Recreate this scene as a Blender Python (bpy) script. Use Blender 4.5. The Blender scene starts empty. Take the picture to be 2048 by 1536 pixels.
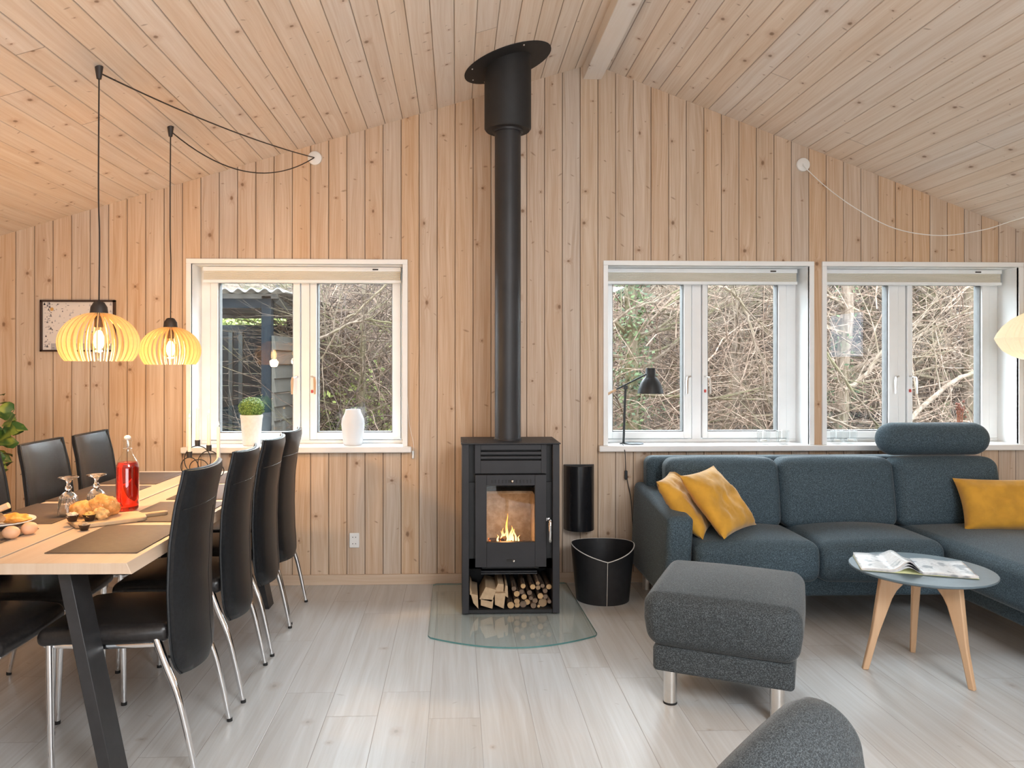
import bpy, bmesh, math, random
from mathutils import Vector, Matrix, Euler, noise as mnoise
SC = bpy.context.scene
COL = SC.collection
R = math.radians
PI = math.pi

# ---------------------------------------------------------------- camera
YAW = R(1.9); FPX = 1500.0; PX0 = 962.0; PY0 = 731.0; CAMZ = 1.35
cam_d = bpy.data.cameras.new('camera'); cam = bpy.data.objects.new('camera', cam_d); COL.objects.link(cam)
cam.location = (0, 0, CAMZ); cam.rotation_euler = (R(90), 0, -YAW)
cam_d.sensor_fit = 'HORIZONTAL'; cam_d.sensor_width = 36; cam_d.lens = 36 * FPX / 2048
cam_d.shift_x = (1024 - PX0) / 2048; cam_d.shift_y = (PY0 - 768) / 2048
cam_d.clip_start = 0.05; cam_d.clip_end = 200
SC.camera = cam

# ---------------------------------------------------------------- world, exposure, daylight
w = bpy.data.worlds.new('overcast_sky'); SC.world = w; w.use_nodes = True
wn = w.node_tree; wn.nodes.clear()
wo = wn.nodes.new('ShaderNodeOutputWorld'); wb = wn.nodes.new('ShaderNodeBackground')
wb.inputs[0].default_value = (0.80, 0.91, 1.0, 1); wb.inputs[1].default_value = 17.0
wn.links.new(wb.outputs[0], wo.inputs[0])
vs = SC.view_settings
vs.view_transform = 'Standard'; vs.look = 'None'; vs.gamma = 1; vs.exposure = 0.22
vs.use_curve_mapping = False

def area(name, loc, rot, sx, sy, power, color, portal=False):
    l = bpy.data.lights.new(name, 'AREA'); l.shape = 'RECTANGLE'; l.size = sx; l.size_y = sy
    l.energy = power; l.color = color
    if portal: l.cycles.is_portal = True
    o = bpy.data.objects.new(name, l); COL.objects.link(o); o.location = loc; o.rotation_euler = rot
    return o
# daylight through the glazed gable doors behind the camera and the side window
area('daylight_gable', (0.75, -2.93, 1.2), (R(112), 0, 0), 3.2, 2.1, 130, (0.93, 0.97, 1.0))
area('overhead_fill', (1.85, -1.2, 2.80), (0, R(20.5), 0), 1.5, 2.2, 215, (0.92, 0.965, 1.0))  # added fill light from above; the ceiling has no opening here
area('daylight_side', (4.19, 1.78, 1.675), (R(90), 0, R(90)), 0.66, 0.46, 2.2, (0.62, 0.80, 1.0))
for nm, x0, x1 in (('portal_a', -1.62, -0.33), ('portal_b', 0.95, 2.22), ('portal_c', 2.33, 3.57)):
    area(nm, ((x0 + x1) / 2, 4.97, 1.42), (R(-90), 0, 0), x1 - x0, 1.16, 1, (1, 1, 1), True)

# ---------------------------------------------------------------- pixel helpers (the camera's own geometry)
def ray(px, py):
    u = (px - PX0) / FPX; v = (PY0 - py) / FPX
    s, c = math.sin(YAW), math.cos(YAW)
    return (s + u * c, c - u * s, v)
def at(px, py, Y):
    d = ray(px, py); t = Y / d[1]
    return Vector((d[0] * t, Y, CAMZ + d[2] * t))
def gd(px, py, z=0.0):
    d = ray(px, py); t = (z - CAMZ) / d[2]
    return Vector((d[0] * t, d[1] * t, z))

# ---------------------------------------------------------------- mesh builder
class MB:
    def __init__(s): s.v = []; s.f = []; s.m = []; s.mi = 0; s.nb = 0
    def add(s, vs_, fs, M=None, mi=None):
        b = len(s.v)
        for p in vs_:
            p = Vector(p)
            if M is not None: p = M @ p
            s.v.append(p)
        for f in fs: s.f.append(tuple(b + i for i in f)); s.m.append(s.mi if mi is None else mi)
        return s
    def box(s, x0, x1, y0, y1, z0, z1, M=None):
        s.nb += 1
        return s.add([(x0,y0,z0),(x1,y0,z0),(x1,y1,z0),(x0,y1,z0),(x0,y0,z1),(x1,y0,z1),(x1,y1,z1),(x0,y1,z1)],
                     [(0,3,2,1),(4,5,6,7),(0,1,5,4),(1,2,6,5),(2,3,7,6),(3,0,4,7)], M)
    def prism(s, pts, z0, z1, M=None):
        n = len(pts)
        return s.add([(x, y, z0) for x, y in pts] + [(x, y, z1) for x, y in pts],
                     [tuple(range(n - 1, -1, -1)), tuple(range(n, 2 * n))] + [(i, (i + 1) % n, n + (i + 1) % n, n + i) for i in range(n)], M)
    def tube(s, pts, r, n=8, caps=True, M=None, sx=1.0):
        pts = [Vector(p) for p in pts]; k = len(pts)
        rs = r if isinstance(r, (list, tuple)) else [r] * k
        t0 = (pts[1] - pts[0]).normalized()
        a = Vector((0, 0, 1)) if abs(t0.z) < 0.9 else Vector((0, 1, 0))
        nrm = t0.cross(a).normalized(); vs_ = []
        for i, p in enumerate(pts):
            t = (pts[min(i + 1, k - 1)] - pts[max(i - 1, 0)])
            t = t.normalized() if t.length > 1e-9 else t0
            nrm = (nrm - t * nrm.dot(t)); nrm = nrm.normalized() if nrm.length > 1e-9 else t.orthogonal().normalized()
            bn = t.cross(nrm)
            for j in range(n):
                q = 2 * PI * j / n
                vs_.append(p + nrm * math.cos(q) * rs[i] * sx + bn * math.sin(q) * rs[i])
        fs = [(i * n + j, i * n + (j + 1) % n, (i + 1) * n + (j + 1) % n, (i + 1) * n + j) for i in range(k - 1) for j in range(n)]
        if caps: fs += [tuple(range(n - 1, -1, -1)), tuple((k - 1) * n + j for j in range(n))]
        return s.add(vs_, fs, M)
    def loop(s, pts, r, n=6, M=None):
        pts = [Vector(p) for p in pts]; k = len(pts); vs_ = []
        c = sum(pts, Vector()) / k; up = None
        for i, p in enumerate(pts):
            t = (pts[(i + 1) % k] - pts[i - 1]).normalized()
            o = (p - c); o = (o - t * o.dot(t)).normalized(); b = t.cross(o)
            for j in range(n):
                q = 2 * PI * j / n; vs_.append(p + o * math.cos(q) * r + b * math.sin(q) * r)
        fs = [(i * n + j, i * n + (j + 1) % n, ((i + 1) % k) * n + (j + 1) % n, ((i + 1) % k) * n + j) for i in range(k) for j in range(n)]
        return s.add(vs_, fs, M)
    def lathe(s, prof, n=24, c=(0, 0, 0), M=None, close=False):
        vs_ = []; k = len(prof)
        for r, z in prof:
            for j in range(n):
                q = 2 * PI * j / n; vs_.append((c[0] + r * math.cos(q), c[1] + r * math.sin(q), c[2] + z))
        fs = [(i * n + j, i * n + (j + 1) % n, (i + 1) * n + (j + 1) % n, (i + 1) * n + j) for i in range(k - 1) for j in range(n)]
        if close: fs += [((k - 1) * n + j, (k - 1) * n + (j + 1) % n, (j + 1) % n, j) for j in range(n)]
        else:
            if prof[0][0] > 1e-6: fs.append(tuple(range(n - 1, -1, -1)))
            if prof[-1][0] > 1e-6: fs.append(tuple((k - 1) * n + j for j in range(n)))
        return s.add(vs_, fs, M)
    def rbox(s, c, h, r, crown=(0, 0, 0), k=4, m=6, M=None, warp=None):
        # rounded, optionally crowned (pillowed) box
        def ts(hh, rr):
            e = [hh - rr + rr * (i + 1) / k for i in range(k)]
            mid = [-(hh - rr) + 2 * (hh - rr) * i / m for i in range(m + 1)]
            return [-x for x in reversed(e)] + mid + e
        T = [ts(h[i], min(r, h[i] * 0.999)) for i in range(3)]
        idx = {}; vs_ = []
        def vert(x, y, z):
            key = (round(x, 6), round(y, 6), round(z, 6))
            if key in idx: return idx[key]
            q = Vector((x, y, z)); rr = [min(r, h[i] * 0.999) for i in range(3)]
            core = Vector([max(-(h[i] - rr[i]), min(h[i] - rr[i], q[i])) for i in range(3)])
            d = q - core
            for i in range(3):
                if rr[i] > 1e-9: d[i] /= rr[i]
            if d.length > 1e-9:
                # cube to sphere for an even arc
                x_, y_, z_ = d
                d = Vector((x_ * math.sqrt(max(0, 1 - y_*y_/2 - z_*z_/2 + y_*y_*z_*z_/3)),
                            y_ * math.sqrt(max(0, 1 - z_*z_/2 - x_*x_/2 + z_*z_*x_*x_/3)),
                            z_ * math.sqrt(max(0, 1 - x_*x_/2 - y_*y_/2 + x_*x_*y_*y_/3))))
            p = core + Vector([d[i] * rr[i] for i in range(3)])
            n_ = [p[i] / h[i] for i in range(3)]
            g = [max(0, 1 - n_[i] ** 2) for i in range(3)]
            p = Vector((p.x + crown[0] * n_[0] * g[1] * g[2], p.y + crown[1] * n_[1] * g[0] * g[2], p.z + crown[2] * n_[2] * g[0] * g[1]))
            if warp: p = warp(p)
            idx[key] = len(vs_); vs_.append(p + Vector(c)); return idx[key]
        fs = []
        for ax in range(3):
            a, b = (ax + 1) % 3, (ax + 2) % 3
            for sgn in (-1, 1):
                for i in range(len(T[a]) - 1):
                    for j in range(len(T[b]) - 1):
                        q = []
                        for (aa, bb) in ((T[a][i], T[b][j]), (T[a][i+1], T[b][j]), (T[a][i+1], T[b][j+1]), (T[a][i], T[b][j+1])):
                            co = [0, 0, 0]; co[ax] = sgn * h[ax]; co[a] = aa; co[b] = bb; q.append(vert(*co))
                        fs.append(tuple(q) if sgn > 0 else tuple(reversed(q)))
        return s.add(vs_, fs, M)
    def ball(s, c, r, n=12, M=None, sc=(1, 1, 1), noise=0, seed=0):
        vs_ = []; k = n // 2 + 2
        for i in range(k):
            a = PI * (i + 0.0) / (k - 1)
            for j in range(n):
                q = 2 * PI * j / n
                d = Vector((math.sin(a) * math.cos(q), math.sin(a) * math.sin(q), math.cos(a)))
                rr = r * (1 + noise * mnoise.noise(d * 2.2 + Vector((seed, seed * 2.1, 0)))) if noise else r
                vs_.append((c[0] + d.x * rr * sc[0], c[1] + d.y * rr * sc[1], c[2] + d.z * rr * sc[2]))
        fs = [(i * n + j, (i + 1) * n + j, (i + 1) * n + (j + 1) % n, i * n + (j + 1) % n) for i in range(k - 1) for j in range(n)]
        return s.add(vs_, fs, M)
    def grid(s, fn, nu, nv, M=None, flip=False):
        vs_ = [fn(i / nu, j / nv) for j in range(nv + 1) for i in range(nu + 1)]
        fs = []
        for j in range(nv):
            for i in range(nu):
                a = j * (nu + 1) + i; q = (a, a + 1, a + nu + 2, a + nu + 1)
                fs.append(tuple(reversed(q)) if flip else q)
        return s.add(vs_, fs, M)
    def build(s, name, mats, parent=None, org=None, ang=38, bevel=0, seg=2, uvf=None, weld=True, flat=False):
        me = bpy.data.meshes.new(name)
        o_ = Vector(org) if org is not None else Vector((0, 0, 0))
        me.from_pydata([tuple(p - o_) for p in s.v], [], s.f)
        if not isinstance(mats, (list, tuple)): mats = [mats]
        for m_ in mats: me.materials.append(m_)
        if len(mats) > 1: me.polygons.foreach_set('material_index', s.m)
        if uvf:
            ul = me.uv_layers.new(name='UVMap')
            for po in me.polygons:
                for li in po.loop_indices:
                    ul.data[li].uv = uvf(me.vertices[me.loops[li].vertex_index].co + o_)
        if weld and len(s.v) < 60000:
            bm = bmesh.new(); bm.from_mesh(me)
            if s.nb < 2: bmesh.ops.remove_doubles(bm, verts=bm.verts, dist=1e-6)
            bmesh.ops.recalc_face_normals(bm, faces=bm.faces)
            bm.to_mesh(me); bm.free()
        me.update()
        if not flat:
            me.shade_smooth(); me.set_sharp_from_angle(angle=R(ang))
        o = bpy.data.objects.new(name, me); COL.objects.link(o)
        if parent is not None: o.parent = parent
        if parent is None and org is not None: o.location = o_
        if bevel:
            b = o.modifiers.new('bevel', 'BEVEL'); b.width = bevel; b.segments = seg; b.limit_method = 'ANGLE'; b.angle_limit = R(40)
        return o

def tag(o, label=None, cat=None, group=None, kind=None):
    if label: o['label'] = label
    if cat: o['category'] = cat
    if group: o['group'] = group
    if kind: o['kind'] = kind
    return o
def empty(name, loc=(0, 0, 0), rz=0, label=None, cat=None, group=None, kind=None):
    o = bpy.data.objects.new(name, None); COL.objects.link(o); o.location = loc; o.rotation_euler = (0, 0, rz)
    o.empty_display_size = 0.05
    return tag(o, label, cat, group, kind)
def copy_tree(o, parent=None, label=None, loc=None, rz=None):
    c = o.copy(); COL.objects.link(c)
    if parent is not None: c.parent = parent
    if label: c['label'] = label
    if loc is not None: c.location = loc
    if rz is not None: c.rotation_euler = (0, 0, rz)
    for ch in [x for x in SC.objects if x.parent == o]: copy_tree(ch, c)
    return c
def RZ(a): return Matrix.Rotation(a, 4, 'Z')
def TR(x, y, z): return Matrix.Translation((x, y, z))
def bez(p0, p1, p2, p3, n=12):
    p0, p1, p2, p3 = map(Vector, (p0, p1, p2, p3)); out = []
    for i in range(n + 1):
        t = i / n; out.append(p0 * (1-t)**3 + p1 * 3*t*(1-t)**2 + p2 * 3*t*t*(1-t) + p3 * t**3)
    return out
def smooth_path(pts, n=6):
    pts = [Vector(p) for p in pts]; out = []
    for i in range(len(pts) - 1):
        a = pts[max(i - 1, 0)]; b = pts[i]; c = pts[i + 1]; d = pts[min(i + 2, len(pts) - 1)]
        for k in range(n):
            t = k / n
            out.append(0.5 * ((2 * b) + (c - a) * t + (2 * a - 5 * b + 4 * c - d) * t * t + (3 * b - a - 3 * c + d) * t ** 3))
    out.append(pts[-1]); return out

# ---------------------------------------------------------------- node helpers
class NT:
    def __init__(s, name):
        s.mat = bpy.data.materials.new(name); s.mat.use_nodes = True; s.t = s.mat.node_tree; s.t.nodes.clear()
        s.out = s.n('ShaderNodeOutputMaterial')
    def n(s, typ, **kw):
        nd = s.t.nodes.new(typ)
        for k, v in kw.items(): setattr(nd, k, v)
        return nd
    def set(s, inp, v):
        if v is None: return
        if hasattr(v, 'is_linked') or isinstance(v, bpy.types.NodeSocket): s.t.links.new(v, inp)
        elif isinstance(v, (tuple, list)) and len(v) == 3 and inp.type == 'RGBA': inp.default_value = (*v, 1)
        else: inp.default_value = v
    def m(s, op, a, b=None, c=None, clamp=False):
        nd = s.n('ShaderNodeMath', operation=op); nd.use_clamp = clamp
        s.set(nd.inputs[0], a)
        if b is not None: s.set(nd.inputs[1], b)
        if c is not None: s.set(nd.inputs[2], c)
        return nd.outputs[0]
    def comb(s, x, y, z):
        nd = s.n('ShaderNodeCombineXYZ'); s.set(nd.inputs[0], x); s.set(nd.inputs[1], y); s.set(nd.inputs[2], z); return nd.outputs[0]
    def sep(s, v):
        nd = s.n('ShaderNodeSeparateXYZ'); s.set(nd.inputs[0], v); return nd.outputs
    def obj(s): return s.n('ShaderNodeTexCoord').outputs['Object']
    def uv(s): return s.n('ShaderNodeTexCoord').outputs['UV']
    def geo(s): return s.n('ShaderNodeNewGeometry').outputs['Position']
    def map(s, v, scale=(1, 1, 1), loc=(0, 0, 0), rot=(0, 0, 0)):
        nd = s.n('ShaderNodeMapping'); s.set(nd.inputs[0], v); nd.inputs[1].default_value = loc; nd.inputs[2].default_value = rot; nd.inputs[3].default_value = scale
        return nd.outputs[0]
    def noise(s, v, scale=5, detail=3, rough=0.5, dist=0, fac=True):
        nd = s.n('ShaderNodeTexNoise'); s.set(nd.inputs['Vector'], v); nd.inputs['Scale'].default_value = scale
        nd.inputs['Detail'].default_value = detail; nd.inputs['Roughness'].default_value = rough; nd.inputs['Distortion'].default_value = dist
        return nd.outputs['Fac'] if fac else nd.outputs['Color']
    def vor(s, v, scale=5, out='Distance', feat='F1'):
        nd = s.n('ShaderNodeTexVoronoi', feature=feat); s.set(nd.inputs['Vector'], v); nd.inputs['Scale'].default_value = scale
        return nd.outputs[out]
    def wn(s, v):
        nd = s.n('ShaderNodeTexWhiteNoise', noise_dimensions='3D'); s.set(nd.inputs['Vector'], v); return s.sep(nd.outputs['Color'])
    def rng(s, v, a, b, c=0.0, d=1.0, smooth=True):
        nd = s.n('ShaderNodeMapRange'); nd.interpolation_type = 'SMOOTHSTEP' if smooth else 'LINEAR'
        s.set(nd.inputs[0], v)
        for i, q in enumerate((a, b, c, d)): s.set(nd.inputs[i + 1], q)
        return nd.outputs[0]
    def mix(s, f, a, b, typ='MIX'):
        nd = s.n('ShaderNodeMix', data_type='RGBA', blend_type=typ)
        s.set(nd.inputs[0], f); s.set(nd.inputs[6], a); s.set(nd.inputs[7], b); return nd.outputs[2]
    def bump(s, h, strength=0.3, dist=0.01):
        nd = s.n('ShaderNodeBump'); nd.inputs['Strength'].default_value = strength; nd.inputs['Distance'].default_value = dist
        s.set(nd.inputs['Height'], h); return nd.outputs[0]
    def pbr(s, color=None, rough=0.5, metal=0, normal=None, spec=0.5, emit=None, es=0, trans=0, ior=1.45, coat=0, sheen=0, alpha=None, sss=0):
        nd = s.n('ShaderNodeBsdfPrincipled'); I = nd.inputs
        s.set(I['Base Color'], color); s.set(I['Roughness'], rough); s.set(I['Metallic'], metal); s.set(I['Specular IOR Level'], spec)
        if normal is not None: s.set(I['Normal'], normal)
        if emit is not None: s.set(I['Emission Color'], emit); s.set(I['Emission Strength'], es)
        I['Transmission Weight'].default_value = trans; I['IOR'].default_value = ior
        I['Coat Weight'].default_value = coat; I['Sheen Weight'].default_value = sheen
        if sss: I['Subsurface Weight'].default_value = sss; I['Subsurface Scale'].default_value = 0.02
        s.t.links.new(nd.outputs[0], s.out.inputs[0]); return nd
def plain(name, col, rough=0.5, metal=0, var=0.06, scale=30, bump=0.0, bs=80, **kw):
    t = NT(name); v = t.obj(); n_ = t.noise(v, scale, 3)
    c = t.mix(t.rng(n_, 0.3, 0.7), tuple(x * (1 - var) for x in col), tuple(min(1, x * (1 + var)) for x in col))
    nrm = t.bump(t.noise(v, bs, 4), bump, 0.004) if bump else None
    t.pbr(c, rough, metal, nrm, **kw); return t.mat

def wood(name, cA, cB, cC, bw=0.11126, off=0.0, L=None, knots=0.5, kl=0.42, groove=0.0035, gcol=0.35, rough=0.55, grain=0.16, kcol=(0.16, 0.075, 0.03), streak=0.12, spec=0.4, kdark=0.75, src='uv'):
    t = NT(name)
    if src == 'uv': U, V, _ = t.sep(t.uv())
    elif src == 'xy': U, V, _ = t.sep(t.obj())
    else:
        a = t.sep(t.obj()); U, V = a['XYZ'.index(src[0].upper())], a['XYZ'.index(src[1].upper())]
    ub = t.m('DIVIDE', t.m('SUBTRACT', U, off), bw); idn = t.m('FLOOR', ub); f = t.m('FRACT', ub)
    r0 = t.wn(t.comb(idn, 3.7, 1.3))
    if L:
        v2 = t.m('ADD', t.m('DIVIDE', V, L), t.m('MULTIPLY', r0[0], 5.0)); id2 = t.m('FLOOR', v2); fv = t.m('FRACT', v2)
        seed = t.m('ADD', t.m('MULTIPLY', idn, 7.31), t.m('MULTIPLY', id2, 3.17))
    else: seed = idn; fv = None
    r = t.wn(t.comb(seed, 11.3, 4.1))
    wv = t.noise(t.comb(t.m('MULTIPLY', U, 6), t.m('MULTIPLY', V, 1.1), t.m('MULTIPLY', seed, 5.3)), 1.0, 2)
    # knots: one candidate per cell along the board
    vv = t.m('ADD', t.m('DIVIDE', V, kl), t.m('MULTIPLY', r[1], 9.0)); cell = t.m('FLOOR', vv); fc = t.m('FRACT', vv)
    kr = t.wn(t.comb(seed, cell, 2.2)); k2 = t.wn(t.comb(seed, cell, 9.2))
    kx = t.m('ADD', t.m('MULTIPLY', kr[0], 0.7), 0.15); ky = t.m('ADD', t.m('MULTIPLY', kr[1], 0.7), 0.15)
    dx = t.m('MULTIPLY', t.m('SUBTRACT', f, kx), bw); dy = t.m('MULTIPLY', t.m('SUBTRACT', fc, ky), kl)
    ks = t.m('ADD', t.m('MULTIPLY', k2[0], 0.007), 0.0035)
    d = t.m('SQRT', t.m('ADD', t.m('POWER', t.m('DIVIDE', dx, ks), 2.0), t.m('POWER', t.m('DIVIDE', dy, t.m('MULTIPLY', ks, t.m('ADD', k2[1], 0.6))), 2.0)))
    on = t.m('LESS_THAN', kr[2], knots)
    nz = t.noise(t.comb(t.m('MULTIPLY', U, 220), t.m('MULTIPLY', V, 120), seed), 1.0, 2)
    kn = t.m('MULTIPLY', t.rng(t.m('ADD', d, t.m('MULTIPLY', nz, 0.8)), 0.9, 1.9, 1.0, 0.0), on)
    halo = t.m('MULTIPLY', t.rng(d, 1.0, 4.5, 1.0, 0.0), on)
    # small pin knots, often in slanted pairs
    kl2 = kl * 0.47; v3 = t.m('ADD', t.m('DIVIDE', V, kl2), t.m('MULTIPLY', r[2], 7.0)); c3 = t.m('FLOOR', v3); f3 = t.m('FRACT', v3)
    q1 = t.wn(t.comb(seed, c3, 17.2)); q2 = t.wn(t.comb(seed, c3, 23.9))
    ex = t.m('MULTIPLY', t.m('SUBTRACT', f, t.m('ADD', t.m('MULTIPLY', q1[0], 0.8), 0.1)), bw); ey = t.m('MULTIPLY', t.m('SUBTRACT', f3, t.m('ADD', t.m('MULTIPLY', q1[1], 0.7), 0.15)), kl2)
    ey = t.m('ADD', ey, t.m('MULTIPLY', ex, t.m('SUBTRACT', t.m('MULTIPLY', q2[2], 1.6), 0.8)))
    ps = t.m('ADD', t.m('MULTIPLY', q2[0], 0.0035), 0.0018)
    d3 = t.m('SQRT', t.m('ADD', t.m('POWER', t.m('DIVIDE', ex, t.m('MULTIPLY', ps, t.m('ADD', t.m('MULTIPLY', q2[1], 2.2), 0.8))), 2.0), t.m('POWER', t.m('DIVIDE', ey, ps), 2.0)))
    on3 = t.m('LESS_THAN', q1[2], knots * 1.25)
    kn = t.m('MAXIMUM', kn, t.m('MULTIPLY', t.m('MULTIPLY', t.rng(t.m('ADD', d3, t.m('MULTIPLY', nz, 0.8)), 0.8, 2.0, 1.0, 0.0), on3), 0.7))
    # grain flows round the knots
    gu = t.m('ADD', t.m('MULTIPLY', U, 95), t.m('ADD', t.m('MULTIPLY', wv, 9.0), t.m('MULTIPLY', t.m('MULTIPLY', halo, t.m('SIGN', dx)), 1.6)))
    g1 = t.noise(t.comb(gu, t.m('MULTIPLY', V, 2.2), t.m('MULTIPLY', seed, 3.1)), 1.0, 3, 0.6)
    g2 = t.noise(t.comb(t.m('MULTIPLY', U, 24), t.m('MULTIPLY', V, 0.8), seed), 1.0, 3, 0.55, 0.6)
    c = t.mix(r[0], cA, cB); c = t.mix(t.m('MULTIPLY', t.m('POWER', r[1], 2.0), 0.8), c, cC)
    g = t.m('ADD', t.m('MULTIPLY', t.m('SUBTRACT', g1, 0.5), grain * 2.4), t.m('MULTIPLY', t.m('SUBTRACT', g2, 0.5), streak * 2.2))
    c = t.mix(t.rng(g, -0.25, 0.25, 0, 1, False), t.mix(0.6, c, t.mix(1.0, c, (0.66, 0.52, 0.40), 'MULTIPLY')), t.mix(0.22, c, (0.92, 0.88, 0.84)))
    c = t.mix(t.m('MULTIPLY', halo, 0.28), c, t.mix(1.0, c, (0.6, 0.42, 0.3), 'MULTIPLY'))
    c = t.mix(t.m('MULTIPLY', kn, kdark), c, kcol)
    e = t.m('MULTIPLY', t.m('MINIMUM', f, t.m('SUBTRACT', 1.0, f)), bw)
    if fv is not None:
        e2 = t.m('MULTIPLY', t.m('MINIMUM', fv, t.m('SUBTRACT', 1.0, fv)), L); e = t.m('MINIMUM', e, e2)
    gm = t.rng(e, 0.0, groove, 1.0, 0.0) if groove else 0.0
    if groove: c = t.mix(t.m('MULTIPLY', gm, 1 - gcol), c, (0.12, 0.07, 0.045))
    h = t.m('SUBTRACT', t.m('MULTIPLY', g1, 0.12), t.m('ADD', gm, t.m('MULTIPLY', kn, 0.1)))
    t.pbr(c, t.m('ADD', rough, t.m('MULTIPLY', g1, 0.08)), 0, t.bump(h, 0.35, 0.0015), spec)
    return t.mat

def clearglass(name, tint=(0.97, 0.99, 0.985), ior=1.45, gloss=0.0, boost=1.0):
    t = NT(name)
    tr = t.n('ShaderNodeBsdfTransparent'); t.set(tr.inputs[0], tint)
    gl = t.n('ShaderNodeBsdfGlossy'); gl.inputs['Roughness'].default_value = gloss; gl.inputs[0].default_value = (1, 1, 1, 1)
    fr = t.n('ShaderNodeFresnel'); fr.inputs[0].default_value = ior
    mx = t.n('ShaderNodeMixShader'); bf = t.n('ShaderNodeNewGeometry').outputs['Backfacing']; t.set(mx.inputs[0], t.m('MULTIPLY', t.m('MULTIPLY', fr.outputs[0], boost, clamp=True), t.m('SUBTRACT', 1.0, bf)))
    t.t.links.new(tr.outputs[0], mx.inputs[1]); t.t.links.new(gl.outputs[0], mx.inputs[2]); t.t.links.new(mx.outputs[0], t.out.inputs[0])
    return t.mat
def emis(name, col, st):
    t = NT(name); e = t.n('ShaderNodeEmission'); t.set(e.inputs[0], col); t.set(e.inputs[1], st)
    t.t.links.new(e.outputs[0], t.out.inputs[0]); return t.mat
def fabric(name, dark, light, scale=620, rough=0.95):
    t = NT(name); v = t.obj()
    a = t.noise(t.map(v, (scale, scale * 0.28, scale)), 1, 2); b = t.noise(t.map(v, (scale * 0.28, scale, scale * 0.6), (3, 1, 2)), 1, 2)
    c_ = t.noise(t.map(v, (scale * 0.6, scale * 0.6, scale * 0.25), (7, 1, 5)), 1, 2)
    big = t.noise(v, 9, 3)
    h = t.m('MAXIMUM', t.m('MAXIMUM', a, b), c_)
    c = t.mix(t.rng(h, 0.50, 0.70), dark, light); c = t.mix(t.m('MULTIPLY', big, 0.25), c, t.mix(1.0, c, (0.8, 0.85, 0.9), 'MULTIPLY'))
    nd = t.pbr(c, 0.8, 0, t.bump(h, 0.5, 0.0012), 0.35, sheen=0.22); nd.inputs['Sheen Roughness'].default_value = 0.3; return t.mat

M = {}
WPH = (0.52, 0.40, 0.285)
M['wall'] = wood('whitewashed_pine_wall', (0.625, 0.475, 0.335), (0.545, 0.455, 0.375), (0.64, 0.41, 0.22), off=-0.006, knots=0.45, kl=0.42, groove=0.0045, gcol=0.22, grain=0.30, streak=0.30)
M['ceil'] = wood('whitewashed_pine_ceiling', (0.84, 0.735, 0.62), (0.82, 0.69, 0.555), (0.80, 0.765, 0.73), bw=0.1118, L=8.0, knots=0.45, kl=0.42, groove=0.0038, gcol=0.36, grain=0.24, streak=0.26)
M['beam'] = wood('whitewashed_beam', (0.90, 0.885, 0.86), (0.88, 0.86, 0.83), (0.9, 0.87, 0.83), bw=0.4, off=-0.2, knots=0.9, kl=0.9, groove=0, grain=0.08)
M['floor'] = wood('pale_plank_floor', (0.56, 0.60, 0.625), (0.505, 0.535, 0.555), (0.54, 0.585, 0.625), bw=0.198, off=-0.105, L=1.2, knots=0.28, kl=0.6, groove=0.0022, gcol=0.5, rough=0.33, grain=0.15, kcol=(0.25, 0.22, 0.2), streak=0.24, kdark=0.5, spec=0.5, src='xy')
M['base'] = wood('pine_baseboard', (0.60, 0.46, 0.34), (0.58, 0.45, 0.33), (0.6, 0.44, 0.3), bw=5, off=-2.5, knots=0.6, kl=0.5, groove=0, src='zx')
M['table'] = wood('oiled_oak_tabletop', (0.66, 0.47, 0.31), (0.62, 0.45, 0.31), (0.64, 0.5, 0.37), bw=0.46, off=-0.005, knots=0.35, kl=0.7, groove=0.0, rough=0.38, grain=0.09, src='xy')
M['oak'] = wood('oak_leg', (0.62, 0.36, 0.16), (0.58, 0.33, 0.15), (0.6, 0.38, 0.2), bw=0.3, off=-0.15, knots=0.0, groove=0, rough=0.45, grain=0.08, src='xz')
M['board'] = wood('serving_board', (0.62, 0.42, 0.22), (0.60, 0.42, 0.24), (0.6, 0.4, 0.2), bw=0.3, off=-0.15, knots=0.1, groove=0, rough=0.5, grain=0.1, src='yx')
M['white'] = plain('white_painted_wood', (0.86, 0.875, 0.88), 0.38, var=0.02, scale=6)
M['whitesill'] = plain('white_sill', (0.84, 0.84, 0.84), 0.3, var=0.02, scale=6)
M['blind'] = plain('cream_pleated_blind', (0.72, 0.68, 0.60), 0.7, var=0.03, scale=200)
M['gasket'] = plain('grey_window_gasket', (0.17, 0.17, 0.17), 0.6)
M['glass'] = clearglass('window_glass', (0.985, 0.99, 0.985), 1.5, 0.0)
M['chrome'] = plain('polished_chrome', (0.82, 0.83, 0.85), 0.09, 1.0, var=0.01)
M['satin'] = plain('satin_steel', (0.72, 0.71, 0.69), 0.28, 1.0, var=0.03)
M['leather'] = plain('black_leather', (0.011, 0.012, 0.014), 0.33, var=0.25, scale=90, bump=0.12, bs=420, spec=0.42)
M['leather2'] = plain('black_leather_seat', (0.018, 0.016, 0.016), 0.3, var=0.25, scale=90, bump=0.1, bs=420, spec=0.5)
M['rubber'] = plain('black_rubber', (0.015, 0.015, 0.015), 0.7)
M['blacksteel'] = plain('black_painted_steel', (0.028, 0.028, 0.03), 0.42, var=0.1, bump=0.05, bs=500)
M['stove'] = plain('charcoal_stove_steel', (0.024, 0.024, 0.028), 0.5, 0.0, var=0.12, scale=8, bump=0.06, bs=600, spec=0.4)
M['stovedark'] = plain('matt_black_steel', (0.016, 0.016, 0.017), 0.6, 0.0, var=0.1)
M['pipe'] = plain('flue_pipe_black', (0.034, 0.034, 0.037), 0.45, 0.2, var=0.1, scale=5)
M['matdark'] = plain('brown_placemat', (0.095, 0.066, 0.05), 0.62, var=0.08, scale=40, bump=0.1, bs=500)
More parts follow.
